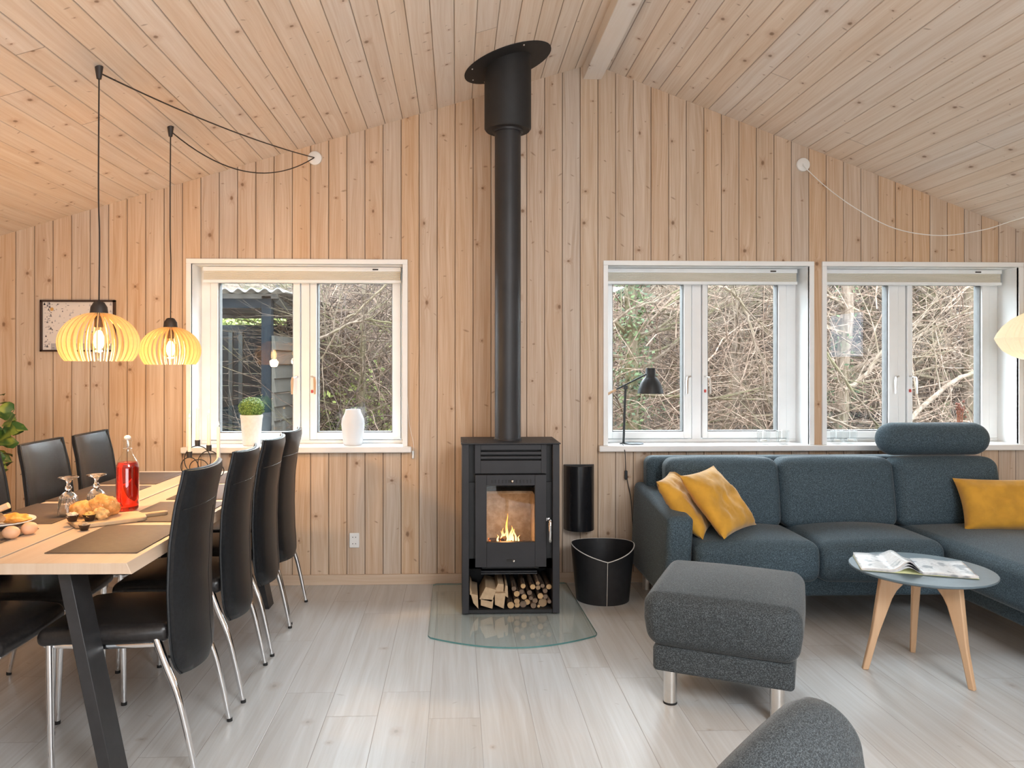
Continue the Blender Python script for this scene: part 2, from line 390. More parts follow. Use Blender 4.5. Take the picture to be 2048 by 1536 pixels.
M['sofa'] = fabric('petrol_grey_wool', (0.021, 0.036, 0.048), (0.105, 0.155, 0.190))
M['ottoman'] = fabric('charcoal_grey_wool', (0.019, 0.023, 0.026), (0.115, 0.132, 0.142))
M['yellow'] = plain('mustard_velvet', (0.54, 0.275, 0.025), 0.8, var=0.12, scale=14, bump=0.2, bs=45, sheen=0.3)
M['tabletop'] = plain('slate_blue_laminate', (0.115, 0.16, 0.19), 0.32, var=0.03)
M['plastic'] = plain('white_plastic', (0.80, 0.79, 0.77), 0.4, var=0.01)
M['blackplastic'] = plain('dark_brown_plastic', (0.035, 0.026, 0.022), 0.5)
M['ceramic'] = plain('white_ceramic', (0.80, 0.77, 0.74), 0.45, var=0.04, scale=60, bump=0.15, bs=90)
M['crystal'] = clearglass('drinking_glass', (0.97, 0.98, 0.98), 1.5, 0.02, 1.6)
# ================================================================ the room shell
WY = 4.65                       # room face of the window wall
BW = 0.11126; BOFF = -0.006
LA, LB = 2.9742, 0.30234        # left roof slope   z = LA + LB x
RA, RB = 3.5468, -0.37366       # right roof slope  z = RA + RB x
RX = (RA - LA) / (LB - RB); RZT = LA + LB * RX
XL, XR, YB = -3.45, 4.2, -3.0
SW = (1.35 - 0.0)
WIN = {1: (-1.65, -0.30), 2: (0.916, 2.249), 3: (2.30, 3.598)}
WZ0, WZ1 = 0.835, 2.004
def ztop(x): return min(LA + LB * x, RA + RB * x)

# --- window wall made of V-jointed boards
def board_wall():
    mb = MB()
    holes = [(a + 0.012, b - 0.012, WZ0 + 0.0, WZ1 - 0.012) for a, b in WIN.values()]
    k0 = math.floor((XL - BOFF) / BW); k1 = math.ceil((XR - BOFF) / BW)
    g, dp = 0.0034, 0.0045
    for k in range(k0, k1):
        x0 = max(XL, BOFF + k * BW); x1 = min(XR, BOFF + (k + 1) * BW)
        if x1 - x0 < 1e-4: continue
        cuts = [x0, x0 + g, x0 + g + 0.012, x0 + g + 0.013, x1 - g, x1]
        def yy(x):
            e = min(x - x0, x1 - x)
            if e < g * 0.99: return WY + dp * (1 - e / g)
            if x < x0 + g + 0.0125: return WY + 0.0016
            return WY
        for a, b, _, _ in holes:
            for q in (a, b):
                if x0 < q < x1: cuts.append(q)
        cuts = sorted(cuts)
        for i in range(len(cuts) - 1):
            a, b = cuts[i], cuts[i + 1]
            if b - a < 1e-5: continue
            mid = (a + b) / 2; hs = [h for h in holes if h[0] < mid < h[1]]
            segs = [(0, WZ0), (WZ1 - 0.012, None)] if hs else [(0, None)]
            ya = yy(a + 1e-7); yb = yy(b - 1e-7)
            if a == x0: ya = WY + dp
            if b == x1: yb = WY + dp
            for z0, z1 in segs:
                za = ztop(a) + 0.03 if z1 is None else z1; zb = ztop(b) + 0.03 if z1 is None else z1
                mb.add([(a, ya, z0), (b, yb, z0), (b, yb, zb), (a, ya, za)], [(0, 1, 2, 3)])
    # structural leaf behind the boards (with the same openings), giving the wall its thickness
    xs = [XL - 0.2]
    for a, b in WIN.values(): xs += [a, b]
    xs.append(XR + 0.2)
    for i in range(len(xs) - 1):
        a, b = xs[i], xs[i + 1]
        y0, y1 = WY + 0.008, WY + 0.29
        def slab(p, q, z0, zt):
            zp = zt if zt is not None else ztop(p) + 0.1; zq = zt if zt is not None else ztop(q) + 0.1
            mb.add([(p, y0, z0), (q, y0, z0), (q, y1, z0), (p, y1, z0), (p, y0, zp), (q, y0, zq), (q, y1, zq), (p, y1, zp)],
                   [(0,3,2,1),(4,5,6,7),(0,1,5,4),(1,2,6,5),(2,3,7,6),(3,0,4,7)])
        pts = [a] + ([RX] if a < RX < b else []) + [b]
        for j in range(len(pts) - 1):
            if i % 2 == 0: slab(pts[j], pts[j + 1], -0.3, None)
            else: slab(pts[j], pts[j + 1], -0.3, WZ0); slab(pts[j], pts[j + 1], WZ1, None)
    o = mb.build('wall_front', M['wall'], uvf=lambda p: (p.x, p.z), weld=False, flat=True)
    return tag(o, kind='structure')
board_wall()

# --- other walls (behind and beside the camera)
def plain_wall(name, build, uvf):
    mb = MB(); build(mb); return tag(mb.build(name, M['wall'], uvf=uvf, weld=False, flat=True), kind='structure')
plain_wall('wall_left', lambda m: m.box(XL - 0.2, XL, YB - 0.2, WY + 0.004, -0.02, ztop(XL) + 0.08), lambda p: (p.y, p.z))
def rw(m):
    m.box(XR, XR + 0.2, YB - 0.2, 1.46, -0.02, ztop(XR) + 0.08); m.box(XR, XR + 0.2, 2.10, WY + 0.004, -0.02, ztop(XR) + 0.08)
    m.box(XR, XR + 0.2, 1.46, 2.10, -0.02, 1.46); m.box(XR, XR + 0.2, 1.46, 2.10, 1.89, ztop(XR) + 0.08)
plain_wall('wall_right', rw, lambda p: (p.y, p.z))
def bwall(m):
    pts = [(XL, 0, -0.9, None), (2.4, 0, XR, None)]
    for x0, z0, x1, z1 in pts:
        m.add([(x0, YB, 0), (x1, YB, 0), (x1, YB, ztop(x1) + .05), (x0, YB, ztop(x0) + .05), (x0, YB - .2, 0), (x1, YB - .2, 0), (x1, YB - .2, ztop(x1) + .05), (x0, YB - .2, ztop(x0) + .05)],
              [(0,1,2,3),(4,7,6,5),(0,4,5,1),(1,5,6,2),(2,6,7,3),(3,7,4,0)])
    m.add([(-0.9, YB, 2.35), (2.4, YB, 2.35), (2.4, YB, ztop(2.4) + .05), (RX, YB, RZT + .05), (-0.9, YB, ztop(-0.9) + .05)], [(0, 1, 2, 3, 4)])
plain_wall('wall_back', bwall, lambda p: (p.x, p.z))
# glazed gable doors and side window that let the daylight in behind the camera
d1 = empty('door_1', (0.75, YB - 0.05, 0), kind='structure')
m = MB(); 
for x in (-1.6, -0.55, 0.55, 1.6): m.box(x - 0.05, x + 0.05, -0.04, 0.04, 0.12, 2.27)
m.box(-1.65, 1.65, -0.04, 0.04, 2.27, 2.35); m.box(-1.65, 1.65, -0.04, 0.04, 0, 0.12)
m.build('door_frame', M['white'], d1)
m = MB(); m.box(-1.6, 1.6, -0.003, 0.003, 0.12, 2.27); m.build('glass', clearglass('tinted_door_glass', (0.16, 0.165, 0.17), 1.5), d1, weld=False)
w4 = empty('window_4', (XR + 0.06, 1.78, 0), kind='structure')
m = MB()
for y in (-0.30, 0.30): m.box(-0.03, 0.03, y - 0.02, y + 0.02, 1.50, 1.85)
m.box(-0.03, 0.03, -0.32, 0.32, 1.46, 1.50); m.box(-0.03, 0.03, -0.32, 0.32, 1.85, 1.89)
m.build('window_frame', M['white'], w4)
m = MB(); m.box(-0.003, 0.003, -0.30, 0.30, 1.50, 1.85); m.build('glass', clearglass('tinted_side_glass', (0.09, 0.12, 0.16), 1.5), w4, weld=False)

# frame added round the overhead fill on the closed right-hand slope, behind the camera
fill_rim = empty('window_5', (1.85, -1.2, RA + RB * 1.85 - 0.02), kind='structure'); fill_rim.rotation_euler = (0, R(20.5), 0)
m = MB(); m.box(-0.85, -0.77, -1.2, 1.2, -0.03, 0.0); m.box(0.77, 0.85, -1.2, 1.2, -0.03, 0.0); m.box(-0.77, 0.77, -1.2, -1.12, -0.03, 0.0); m.box(-0.77, 0.77, 1.12, 1.2, -0.03, 0.0)
m.build('window_frame', M['white'], fill_rim)
# --- floor
m = MB(); m.box(XL - 0.2, XR + 0.2, YB - 0.2, WY + 0.29, -0.08, 0)
tag(m.build('floor', M['floor'], weld=False), kind='structure')

# --- ceiling: boards run with the ridge
def ceiling():
    mb = MB(); cw = 0.1118; g = 0.0034; dp = 0.0045
    for a, b, x_end in ((LA, LB, XL - 0.1), (RA, RB, XR + 0.1)):
        sl = math.sqrt(1 + b * b); L_ = abs(x_end - RX) * sl; sg = 1 if x_end > RX else -1
        nrm = Vector((-b, 0, 1)).normalized()
        k = 0
        while k * cw < L_:
            s0 = k * cw; s1 = min(L_, s0 + cw)
            for (p, q, hp, hq) in ((s0, s0 + g, dp, 0), (s0 + g, s1 - g, 0, 0), (s1 - g, s1, 0, dp)):
                P = []
                for y in (YB - 0.2, WY + 0.02):
                    for (ss, h) in ((p, hp), (q, hq)):
                        x = RX + sg * ss / sl; P.append(Vector((x, y, a + b * x)) + nrm * h)
                mb.add(P, [(0, 1, 3, 2)])
            k += 1
        for (x0, x1) in ((RX, x_end),):
            P = [Vector((x, y, a + b * x + h)) for h in (0.012, 0.22) for y in (YB - 0.2, WY + 0.7) for x in (x0, x1)]
            mb.add(P, [(0,1,3,2),(4,6,7,5),(0,4,5,1),(1,5,7,3),(3,7,6,2)])
    def uvf(p):
        if p.x <= RX: return ((RX - p.x) * math.sqrt(1 + LB * LB) + 1e-4, p.y)
        return ((p.x - RX) * math.sqrt(1 + RB * RB) + 11.18, p.y)
    return tag(mb.build('ceiling', M['ceil'], uvf=uvf, weld=False, flat=True), kind='structure')
ceiling()

# --- ridge beam
m = MB(); m.box(0.79, 0.907, YB, WY, 3.133, 3.3)
o = m.build('trim_3', M['beam'], uvf=lambda p: (p.x + p.z * 1.0, p.y), bevel=0.003); tag(o, kind='structure')

# --- baseboard
m = MB(); m.box(XL, XR, WY - 0.016, WY, 0, 0.063)
tag(m.build('baseboard_front', M['base'], bevel=0.003), kind='structure')

# --- sills
for nm, a, b in (('trim_1', -1.672, -0.275), ('trim_2', 0.885, XR - 0.001)):
    m = MB(); m.box(a, b, WY - 0.045, WY, 0.816, 0.852)
    if nm == 'trim_1': m.box(-1.638, -0.312, WY, WY + 0.2, 0.816, 0.852)
    else: m.box(0.928, 2.237, WY, WY + 0.2, 0.816, 0.852); m.box(2.312, 3.586, WY, WY + 0.2, 0.816, 0.852)
    tag(m.build(nm, M['whitesill'], bevel=0.005), kind='structure')

# --- windows: casing, reveal lining, frame, two sashes each
FY = 4.83
def handle(parent, x, z, side, wooden, org):
    h = MB(); h.rbox((x, FY - 0.004, z), (0.012, 0.005, 0.032), 0.004)
    h.tube([(x, FY - 0.004, z + 0.012), (x, FY - 0.045, z + 0.012), (x + side * 0.02, FY - 0.05, z + 0.005)], 0.0055, 8)
    hh = h.build('handle', M['satin'], parent, org=org)
    g = MB(); g.tube([(x + side * 0.02, FY - 0.05, z + 0.008), (x + side * 0.024, FY - 0.052, z - 0.02), (x + side * 0.024, FY - 0.052, z - 0.10)], [0.006, 0.009, 0.006], 8)
    g.build('grip', M['oak'] if wooden else M['satin'], hh, org=org)
def window(n, a, b, g1, g2, s1r, s2l, s2r, fr, wooden):
    org = Vector(((a + b) / 2, WY, WZ0)); e = empty('window_%d' % n, org, kind='structure')
    c = MB()   # casing round the opening
    c.box(a, a + 0.03, WY - 0.012, WY + 0.012, 0.852, WZ1 - 0.03); c.box(b - 0.03, b, WY - 0.012, WY + 0.012, 0.852, WZ1 - 0.03)
    c.box(a, b, WY - 0.012, WY + 0.012, WZ1 - 0.03, WZ1)
    c.build('casing', M['white'], e, org=org, bevel=0.002)
    ia, ib, it = a + 0.03, b - 0.03, WZ1 - 0.03
    r = MB()   # white lining of the reveal
    r.box(ia - 0.015, ia, WY - 0.004, FY + 0.03, 0.852, it + 0.015); r.box(ib, ib + 0.015, WY - 0.004, FY + 0.03, 0.852, it + 0.015)
    r.box(ia, ib, WY - 0.004, FY + 0.03, it, it + 0.015)
    r.build('reveal', M['white'], e, org=org)
    f = MB(); z0, z1 = 0.852, it
    f.box(ia, g1[0] - 0.05, FY, FY + 0.07, 0.872, 1.945); f.box(g2[1] + 0.055, ib, FY, FY + 0.07, 0.872, 1.945)
    f.box(s1r, s2l, FY, FY + 0.07, 0.872, 1.945); f.box(ia, ib, FY, FY + 0.07, z0, 0.872); f.box(ia, ib, FY, FY + 0.07, 1.945, z1)
    f.build('frame', M['white'], e, org=org, bevel=0.003)
    zt, zb = 1.885, 0.920
    for (L0, R0, gl, sd, hx) in ((g1[0] - 0.047, s1r - 0.005, g1, -1, s1r - 0.022), (s2l + 0.005, g2[1] + 0.052, g2, 1, s2l + 0.02)):
        s = MB(); y0, y1 = FY - 0.012, FY + 0.06
        s.box(L0, gl[0], y0, y1, 0.877, 1.94); s.box(gl[1], R0, y0, y1, 0.877, 1.94)
        s.box(gl[0], gl[1], y0, y1, 0.877, zb); s.box(gl[0], gl[1], y0, y1, zt, 1.94)
        so = s.build('sash', M['white'], e, org=org, bevel=0.004)
        q = MB(); t_ = 0.006
        q.box(gl[0], gl[0] + t_, y0 + 0.014, y1, zb, zt); q.box(gl[1] - t_, gl[1], y0 + 0.014, y1, zb, zt)
        q.box(gl[0], gl[1], y0 + 0.014, y1, zb, zb + t_); q.box(gl[0], gl[1], y0 + 0.014, y1, zt - t_, zt)
        q.build('gasket', M['gasket'], so, org=org)
        p = MB(); p.box(gl[0], gl[1], FY + 0.022, FY + 0.026, zb, zt)
        p.build('glass', M['glass'], so, org=org, weld=False)
        p = MB(); p.box(gl[0], gl[1], FY + 0.040, FY + 0.044, zb, zt)
        p.build('glass', M['glass'], so, org=org, weld=False)
        handle(so, hx, 1.268, sd if sd > 0 else -1, wooden, org)
        if sd > 0:
            k = MB(); k.rbox((hx, FY - 0.018, 1.185), (0.007, 0.006, 0.010), 0.004); k.build('lock_button', plain('red_plastic', (0.55, 0.08, 0.07), 0.4), so, org=org)
    return e
window(1, *WIN[1], (-1.513, -1.039), (-0.889, -0.408), -0.990, -0.937, -0.36, -0.33, True)
window(2, *WIN[2], (1.010, 1.478), (1.632, 2.100), 1.532, 1.594, 2.163, 2.219, False)
window(3, *WIN[3], (2.380, 2.832), (2.990, 3.455), 2.899, 2.950, 3.527, 3.568, False)

# pleated blinds drawn up under each head
for n, lab in ((1, 'cream pleated blind drawn up in the window beside the dining table'), (2, 'cream pleated blind drawn up in the middle window, above the black desk lamp'), (3, 'cream pleated blind drawn up in the right-hand window above the headrest')):
    a, b = WIN[n]; xa, xb = a + 0.045, b - 0.05
    if n == 1: xa = a + 0.06
    e = empty('window_blind', ((xa + xb) / 2, 4.78, 1.97), 0, lab, 'blind', 'pleated blinds in the windows'); org = e.location
    m = MB(); m.box(xa, xb, 4.762, 4.808, 1.945, 1.972); m.build('head_rail', M['white'], e, org=org, bevel=0.003)
    m = MB(); k = 9
    for i in range(k):
        z0 = 1.945 - i * 0.0062; m.add([(xa + .004, 4.768, z0), (xb - .004, 4.768, z0), (xb - .004, 4.802, z0), (xa + .004, 4.802, z0), (xa + .004, 4.772, z0 - .0031), (xb - .004, 4.772, z0 - .0031), (xb - .004, 4.798, z0 - .0031), (xa + .004, 4.798, z0 - .0031), (xa + .004, 4.768, z0 - .0062), (xb - .004, 4.768, z0 - .0062), (xb - .004, 4.802, z0 - .0062), (xa + .004, 4.802, z0 - .0062)],
              [(0, 1, 5, 4), (4, 5, 9, 8), (2, 3, 7, 6), (6, 7, 11, 10), (1, 2, 6, 5), (5, 6, 10, 9), (3, 0, 4, 7), (7, 4, 8, 11)])
    m.build('pleats', M['blind'], e, org=org, flat=True)
    m = MB(); m.box(xa, xb, 4.764, 4.806, 1.872, 1.890); m.build('bottom_rail', M['white'], e, org=org, bevel=0.002)
    m = MB(); m.rbox((xb - 0.16, 4.759, 1.956), (0.018, 0.004, 0.004), 0.002); m.build('cord_lock', M['blackplastic'], e, org=org)
# cord cleat on the right of window 1
e = empty('blind_cord', (-0.268, WY, 1.0), 0, 'thin white blind cord wound on a cleat right of the dining-side window', 'cord'); org = e.location
m = MB(); m.tube(smooth_path([(-0.30, WY - 0.016, 1.16), (-0.29, WY - 0.01, 1.0), (-0.262, WY - 0.014, 0.86), (-0.268, WY - 0.014, 0.80)]), 0.0015, 5); m.build('cord', M['plastic'], e, org=org)
m = MB(); m.rbox((-0.266, WY - 0.010, 0.80), (0.007, 0.009, 0.024), 0.004); m.build('cleat', M['plastic'], e, org=org)

# wall socket
p0 = at(709, 1080, WY); e = empty('wall_socket', p0, 0, 'white double wall socket low on the pine wall left of the stove', 'socket')
m = MB(); m.rbox((0, -0.007, 0), (0.031, 0.007, 0.046), 0.006); m.build('cover_plate', M['plastic'], e)
for z in (0.02, -0.02):
    m = MB()
    for x in (-0.009, 0.009): m.tube([(x, -0.0135, z), (x, -0.0150, z)], 0.0028, 8)
    m.build('socket_holes', M['rubber'], e)
# ================================================================ dining table
TZ = 0.75; TROT = R(-1.0); TC = Vector((-1.405, 3.317, 0))
tb = empty('dining_table', TC, TROT, 'long pale oak dining table with black steel trapezoid legs, laid with placemats', 'table')
def plank(x0, x1, xo0, xo1):
    m = MB(); y0, y1 = -0.998, 0.995
    prof = [(xo0, TZ - 0.034), (xo1, TZ - 0.034), (x1, TZ), (x0, TZ)]
    m.add([(x, y0, z) for x, z in prof] + [(x, y1, z) for x, z in prof], [(0, 1, 2, 3), (7, 6, 5, 4), (0, 4, 5, 1), (1, 5, 6, 2), (2, 6, 7, 3), (3, 7, 4, 0)])
    return m.build('table_top', M['table'], tb, bevel=0.0015)
plank(0.0055, 0.422, 0.0055, 0.438); plank(-0.405, -0.0055, -0.425, -0.0055)
for y in (-0.87, 0.93):
    m = MB(); m.box(-0.32, 0.32, y - 0.04, y + 0.04, TZ - 0.05, TZ - 0.0342); m.build('top_plate', M['blacksteel'], tb, bevel=0.001)
    for sx in (-1, 1):
        xt, xb = 0.19 * sx, 0.335 * sx; w2, d2 = 0.02, 0.05
        m = MB(); m.add([(xt - w2, y - d2, TZ - .05), (xt + w2, y - d2, TZ - .05), (xt + w2, y + d2, TZ - .05), (xt - w2, y + d2, TZ - .05), (xb - w2, y - d2, 0), (xb + w2, y - d2, 0), (xb + w2, y + d2, 0), (xb - w2, y + d2, 0)],
              [(0,1,2,3),(7,6,5,4),(0,4,5,1),(1,5,6,2),(2,6,7,3),(3,7,4,0)])
        m.build('leg', M['blacksteel'], tb, bevel=0.002)

m = MB(); m.box(-0.05, 0.05, -0.80, 0.86, TZ - 0.044, TZ - 0.0345); m.build('seam_shade_strip', M['rubber'], tb)  # dark strip added under the plank seam so the gap looks shaded
# ================================================================ chairs (local: sitter faces -x, back towards +x)
def chair_proto():
    e = empty('dining_chair', (0, 0, 0), 0)
    def bx(z):      # side profile of the back: S-curve
        K = ((0.31, 0.218), (0.45, 0.205), (0.60, 0.200), (0.75, 0.205), (0.88, 0.222), (1.01, 0.252))
        for (a, p), (b, q) in zip(K, K[1:]):
            if z <= b + 1e-6: t = (z - a) / (b - a); return p + (q - p) * t
        return K[-1][1]
    def hw(z):
        t = (z - 0.31) / 0.70; w_ = 0.176 + 0.012 * math.sin(t * PI)
        if t < 0.13: w_ *= math.sqrt(max(0.0, 1 - (1 - t / 0.13) ** 2 * 0.52))
        return w_
    def surf(u, z, off):
        return Vector((bx(z) - 0.030 * u * u + off, hw(z) * u, z - 0.012 * (1 - u * u) * 0 + 0.006 * u * u * (1 if z > .99 else 0)))
    nz, nu = 26, 12
    m = MB(); th = 0.016; V = []
    for j in range(nz + 1):
        z = 0.31 + 0.685 * j / nz
        for i in range(nu + 1):
            u = -1 + 2 * i / nu; e_ = 1 - max(0, abs(u) - 0.9) / 0.1 * 0.45
            ez = min(1, 0.55 + min(j, nz - j) * 0.45)
            V.append(surf(u, z, th * e_ * ez)); 
        for i in range(nu + 1):
            u = -1 + 2 * i / nu; e_ = 1 - max(0, abs(u) - 0.9) / 0.1 * 0.45; ez = min(1, 0.55 + min(j, nz - j) * 0.45)
            V.append(surf(u, z, -th * e_ * ez))
    W = 2 * (nu + 1); F = []
    for j in range(nz):
        for i in range(nu):
            a = j * W + i; F.append((a, a + 1, a + W + 1, a + W)); b = a + nu + 1; F.append((b, b + W, b + W + 1, b + 1))
        a = j * W; F.append((a, a + W, a + W + nu + 1, a + nu + 1)); a = j * W + nu; F.append((a, a + nu + 1, a + W + nu + 1, a + W))
    for i in range(nu):
        F.append((i, i + nu + 1, i + nu + 2, i + 1)); a = nz * W + i; F.append((a, a + 1, a + nu + 2, a + nu + 1))
    m.add(V, F); back = m.build('backrest', M['leather'], e, ang=60)
    pts = []
    for i in range(21): pts.append(surf(-1 + 2 * i / 20, 0.995, -0.008))
    for j in range(1, 20): pts.append(surf(1.0, 0.995 - 0.685 * j / 20, -0.008))
    for i in range(21): pts.append(surf(1 - 2 * i / 20, 0.31, -0.008))
    for j in range(1, 20): pts.append(surf(-1.0, 0.31 + 0.685 * j / 20, -0.008))
    m = MB(); m.loop(pts, 0.0055, 6); m.build('piping', M['leather'], back)
    m = MB()
    m.tube([surf(-0.97 + 1.94 * i / 10, 0.872, 0.0155) for i in range(11)], 0.0016, 5)
    m.tube([surf(0.34, 0.845 - 0.5 * i / 12, 0.0155) for i in range(13)], 0.0016, 5)
    m.build('stitching', M['leather'], back)
    # seat
    m = MB()
    def sw(p):
        if p.x < -0.1: p.z -= 0.9 * (p.x + 0.1) ** 2
        if p.x > 0: p.y *= 1 - 1.6 * p.x ** 2 * 2
        p.y *= 1 - 0.35 * max(0, -p.x - 0.05) ** 2 * 2
        return p
    m.rbox((-0.05, 0, 0.463), (0.213, 0.205, 0.030), 0.028, (0.010, 0.0, 0.014), 4, 6, warp=sw)
    m.build('seat', M['leather2'], e, ang=60)
    m = MB(); m.loop([(-0.24 if i in (0, 1) else 0.12, y, 0.425) for i, y in ((0, -0.17), (1, 0.17))] + [(-0.06, 0.185, 0.425), (0.12, 0.17, 0.425), (0.12, -0.17, 0.425), (-0.06, -0.185, 0.425)], 0.009, 8)
    m.build('seat_frame', M['chrome'], e)
    for s in (-1, 1):
        m = MB(); m.tube([(-0.225, 0.178 * s, 0.44), (-0.22, 0.182 * s, 0.2), (-0.215, 0.186 * s, 0.006)], [0.0125, 0.0115, 0.0095], 12)
        l = m.build('leg', M['chrome'], e); m = MB(); m.tube([(-0.215, 0.186 * s, 0.0), (-0.215, 0.186 * s, 0.012)], 0.011, 10); m.build('foot_cap', M['rubber'], l)
        p = smooth_path([(0.118, 0.168 * s, 0.445), (0.152, 0.176 * s, 0.36), (0.192, 0.186 * s, 0.27), (0.222, 0.187 * s, 0.15), (0.252, 0.187 * s, 0.006)], 5)
        m = MB(); m.tube(p, [0.0145 - 0.005 * i / (len(p) - 1) for i in range(len(p))], 12)
        l = m.build('leg', M['chrome'], e); m = MB(); m.tube([(0.2525, 0.187 * s, 0.0), (0.252, 0.187 * s, 0.012)], 0.0105, 10); m.build('foot_cap', M['rubber'], l)
        m = MB(); m.tube([(0.12, 0.145 * s, 0.440), (0.182, 0.135 * s, 0.455)], 0.009, 8); m.build('bracket', M['blacksteel'], e)
    return e
CH = chair_proto()
G1, G2 = 'dining chairs on the stove side of the table', 'dining chairs on the far wall side of the table'
right = [(-1.112, 2.692, 0, 'black leather chair nearest the camera on the stove side of the table'),
         (-1.108, 3.218, R(1), 'black leather chair, second from the camera on the stove side of the table'),
         (-1.106, 3.700, R(0), 'black leather chair, third from the camera on the stove side of the table'),
         (-1.112, 4.130, R(-1), 'black leather chair on the stove side of the table, closest to the windows')]
for i, (x, y, a, lab) in enumerate(right):
    o = CH if i == 0 else copy_tree(CH)
    o.location = (x, y, 0); o.rotation_euler = (0, 0, a); tag(o, lab, 'chair', G1)
left = [(-1.690, 2.60, R(180), 'black leather chair at the lower left corner, only its seat in view'),
        (-1.720, 3.06, R(181), 'black leather chair at the left edge, its seat tucked under the table'),
        (-1.700, 3.53, R(180), 'black leather chair with its front facing right, beyond the wine glasses'),
        (-1.685, 3.965, R(180), 'black leather chair facing right at the window end of the table, behind the red bottle')]
for x, y, a, lab in left:
    o = copy_tree(CH); o.location = (x, y, 0); o.rotation_euler = (0, 0, a); tag(o, lab, 'chair', G2)

# ================================================================ placemats
mats_ = [(0, 2.64, 'brown placemat at the near end of the table, stove side, warm lamplight on it'), (0, 3.12, 'brown placemat on the stove side, partly under the serving board handle'),
         (0, 3.60, 'brown placemat in front of the third stove-side chair'), (0, 4.06, 'brown placemat on the stove side by the candles'),
         (1, 2.60, 'brown placemat at the near left corner of the table'), (1, 3.10, 'brown placemat beneath the bread plate and left wine glass, wall side'),
         (1, 3.575, 'brown placemat behind the two upturned glasses on the wall side'), (1, 4.045, 'brown placemat on the wall side at the window end')]
pm0 = None
for side, y, lab in mats_:
    x = -1.150 if side == 0 else -1.668
    if pm0 is None:
        m = MB(); m.rbox((0, 0, 0.0015), (0.147, 0.208, 0.0014), 0.0012, k=1, m=1); pm0 = m.build('placemat', M['matdark']); o = pm0
    else: o = pm0.copy(); COL.objects.link(o)
    o.location = (x + 0.0175 * (y - 3.3), y, TZ + 0.0004); o.rotation_euler = (0, 0, TROT); tag(o, lab, 'placemat', 'brown placemats on the dining table')

# ================================================================ things on the table
# swing-top bottle of red juice
p = gd(255, 1021, TZ); e = empty('swing_top_bottle', (p.x, p.y, TZ + 0.001), R(20), 'clear swing-top glass bottle filled with red juice on the dining table', 'bottle')
gl = NT('bottle_glass'); gl.pbr((0.98, 0.99, 0.99), 0.02, 0, None, 0.5, trans=1.0, ior=1.45); M['bglass'] = gl.mat
rj = NT('red_juice'); rj.pbr((0.95, 0.045, 0.02), 0.02, 0, None, 0.5, trans=0.9, ior=1.33, emit=None); M['juice'] = rj.mat
m = MB(); prof = [(0.0, 0.0), (0.040, 0.0), (0.0445, 0.005), (0.0450, 0.012), (0.0450, 0.175), (0.043, 0.190), (0.036, 0.207), (0.024, 0.228), (0.0165, 0.245), (0.0145, 0.262), (0.0145, 0.283), (0.0175, 0.285), (0.0175, 0.292), (0.0135, 0.293)]
m.lathe(prof, 28); m.build('bottle_body', clearglass('bottle_clear_glass', (0.95, 0.97, 0.965), 1.5, 0.02, 1.4), e, ang=50)
m = MB(); m.lathe([(0.0, 0.003), (0.038, 0.003), (0.0425, 0.010), (0.0430, 0.016), (0.0430, 0.174), (0.041, 0.188), (0.037, 0.2), (0.0, 0.2)], 28); m.build('red_juice', M['juice'], e, ang=50)
m = MB(); m.ball((0, 0, 0.300), 0.0135, 14, sc=(1, 1, 0.8)); m.build('stopper', M['ceramic'], e)
m = MB()
for s in (-1, 1): m.tube(smooth_path([(0.0, 0.014 * s, 0.303), (0.0, 0.0195 * s, 0.292), (0.004, 0.0195 * s, 0.268), (0.0, 0.0165 * s, 0.257)], 4), 0.0014, 6)
m.loop([(0.0162 * math.cos(q), 0.0162 * math.sin(q), 0.256) for q in [2 * PI * i / 16 for i in range(16)]], 0.0014, 6); m.build('wire_bail', M['satin'], e)

# upturned stemmed glasses
def goblet():
    e = empty('wine_glass', (0, 0, 0)); m = MB()
    pr = [(0.0395, 0.0), (0.0395, 0.018), (0.036, 0.050), (0.032, 0.078), (0.020, 0.092), (0.010, 0.098), (0.0085, 0.104), (0.013, 0.110), (0.013, 0.114), (0.008, 0.120), (0.007, 0.132), (0.012, 0.143), (0.028, 0.150), (0.0375, 0.1525), (0.0375, 0.155), (0.0, 0.156)]
    inner = [(0.0, 0.082), (0.022, 0.080), (0.0295, 0.070), (0.0335, 0.048), (0.0365, 0.018), (0.0375, 0.0)]
    vs_ = []; n = 20; k = len(inner) + len(pr)
    for idx, (r_, z) in enumerate(inner + pr):
        for j in range(n * 2):
            q = PI * j / n; f = 1.0
            if idx >= len(inner) and 0.02 < z < 0.08: f = 1 + (0.03 if j % 2 else -0.03)
            vs_.append((r_ * f * math.cos(q), r_ * f * math.sin(q), z))
    m.add(vs_, [(i * 2 * n + j, i * 2 * n + (j + 1) % (2 * n), (i + 1) * 2 * n + (j + 1) % (2 * n), (i + 1) * 2 * n + j) for i in range(k - 1) for j in range(2 * n)])
    m.build('glass', M['bglass'], e, ang=25); return e
g = goblet(); p = gd(137, 1033, TZ); g.location = (p.x, p.y, TZ + 0.002); tag(g, 'faceted wine glass standing upside down, the left one of the pair', 'glass', 'upturned wine glasses')
p = Vector((-1.462, 3.10, 0)); g2 = copy_tree(g); g2.location = (p.x, p.y, TZ + 0.002); g2['label'] = 'faceted wine glass standing upside down just left of the red bottle'

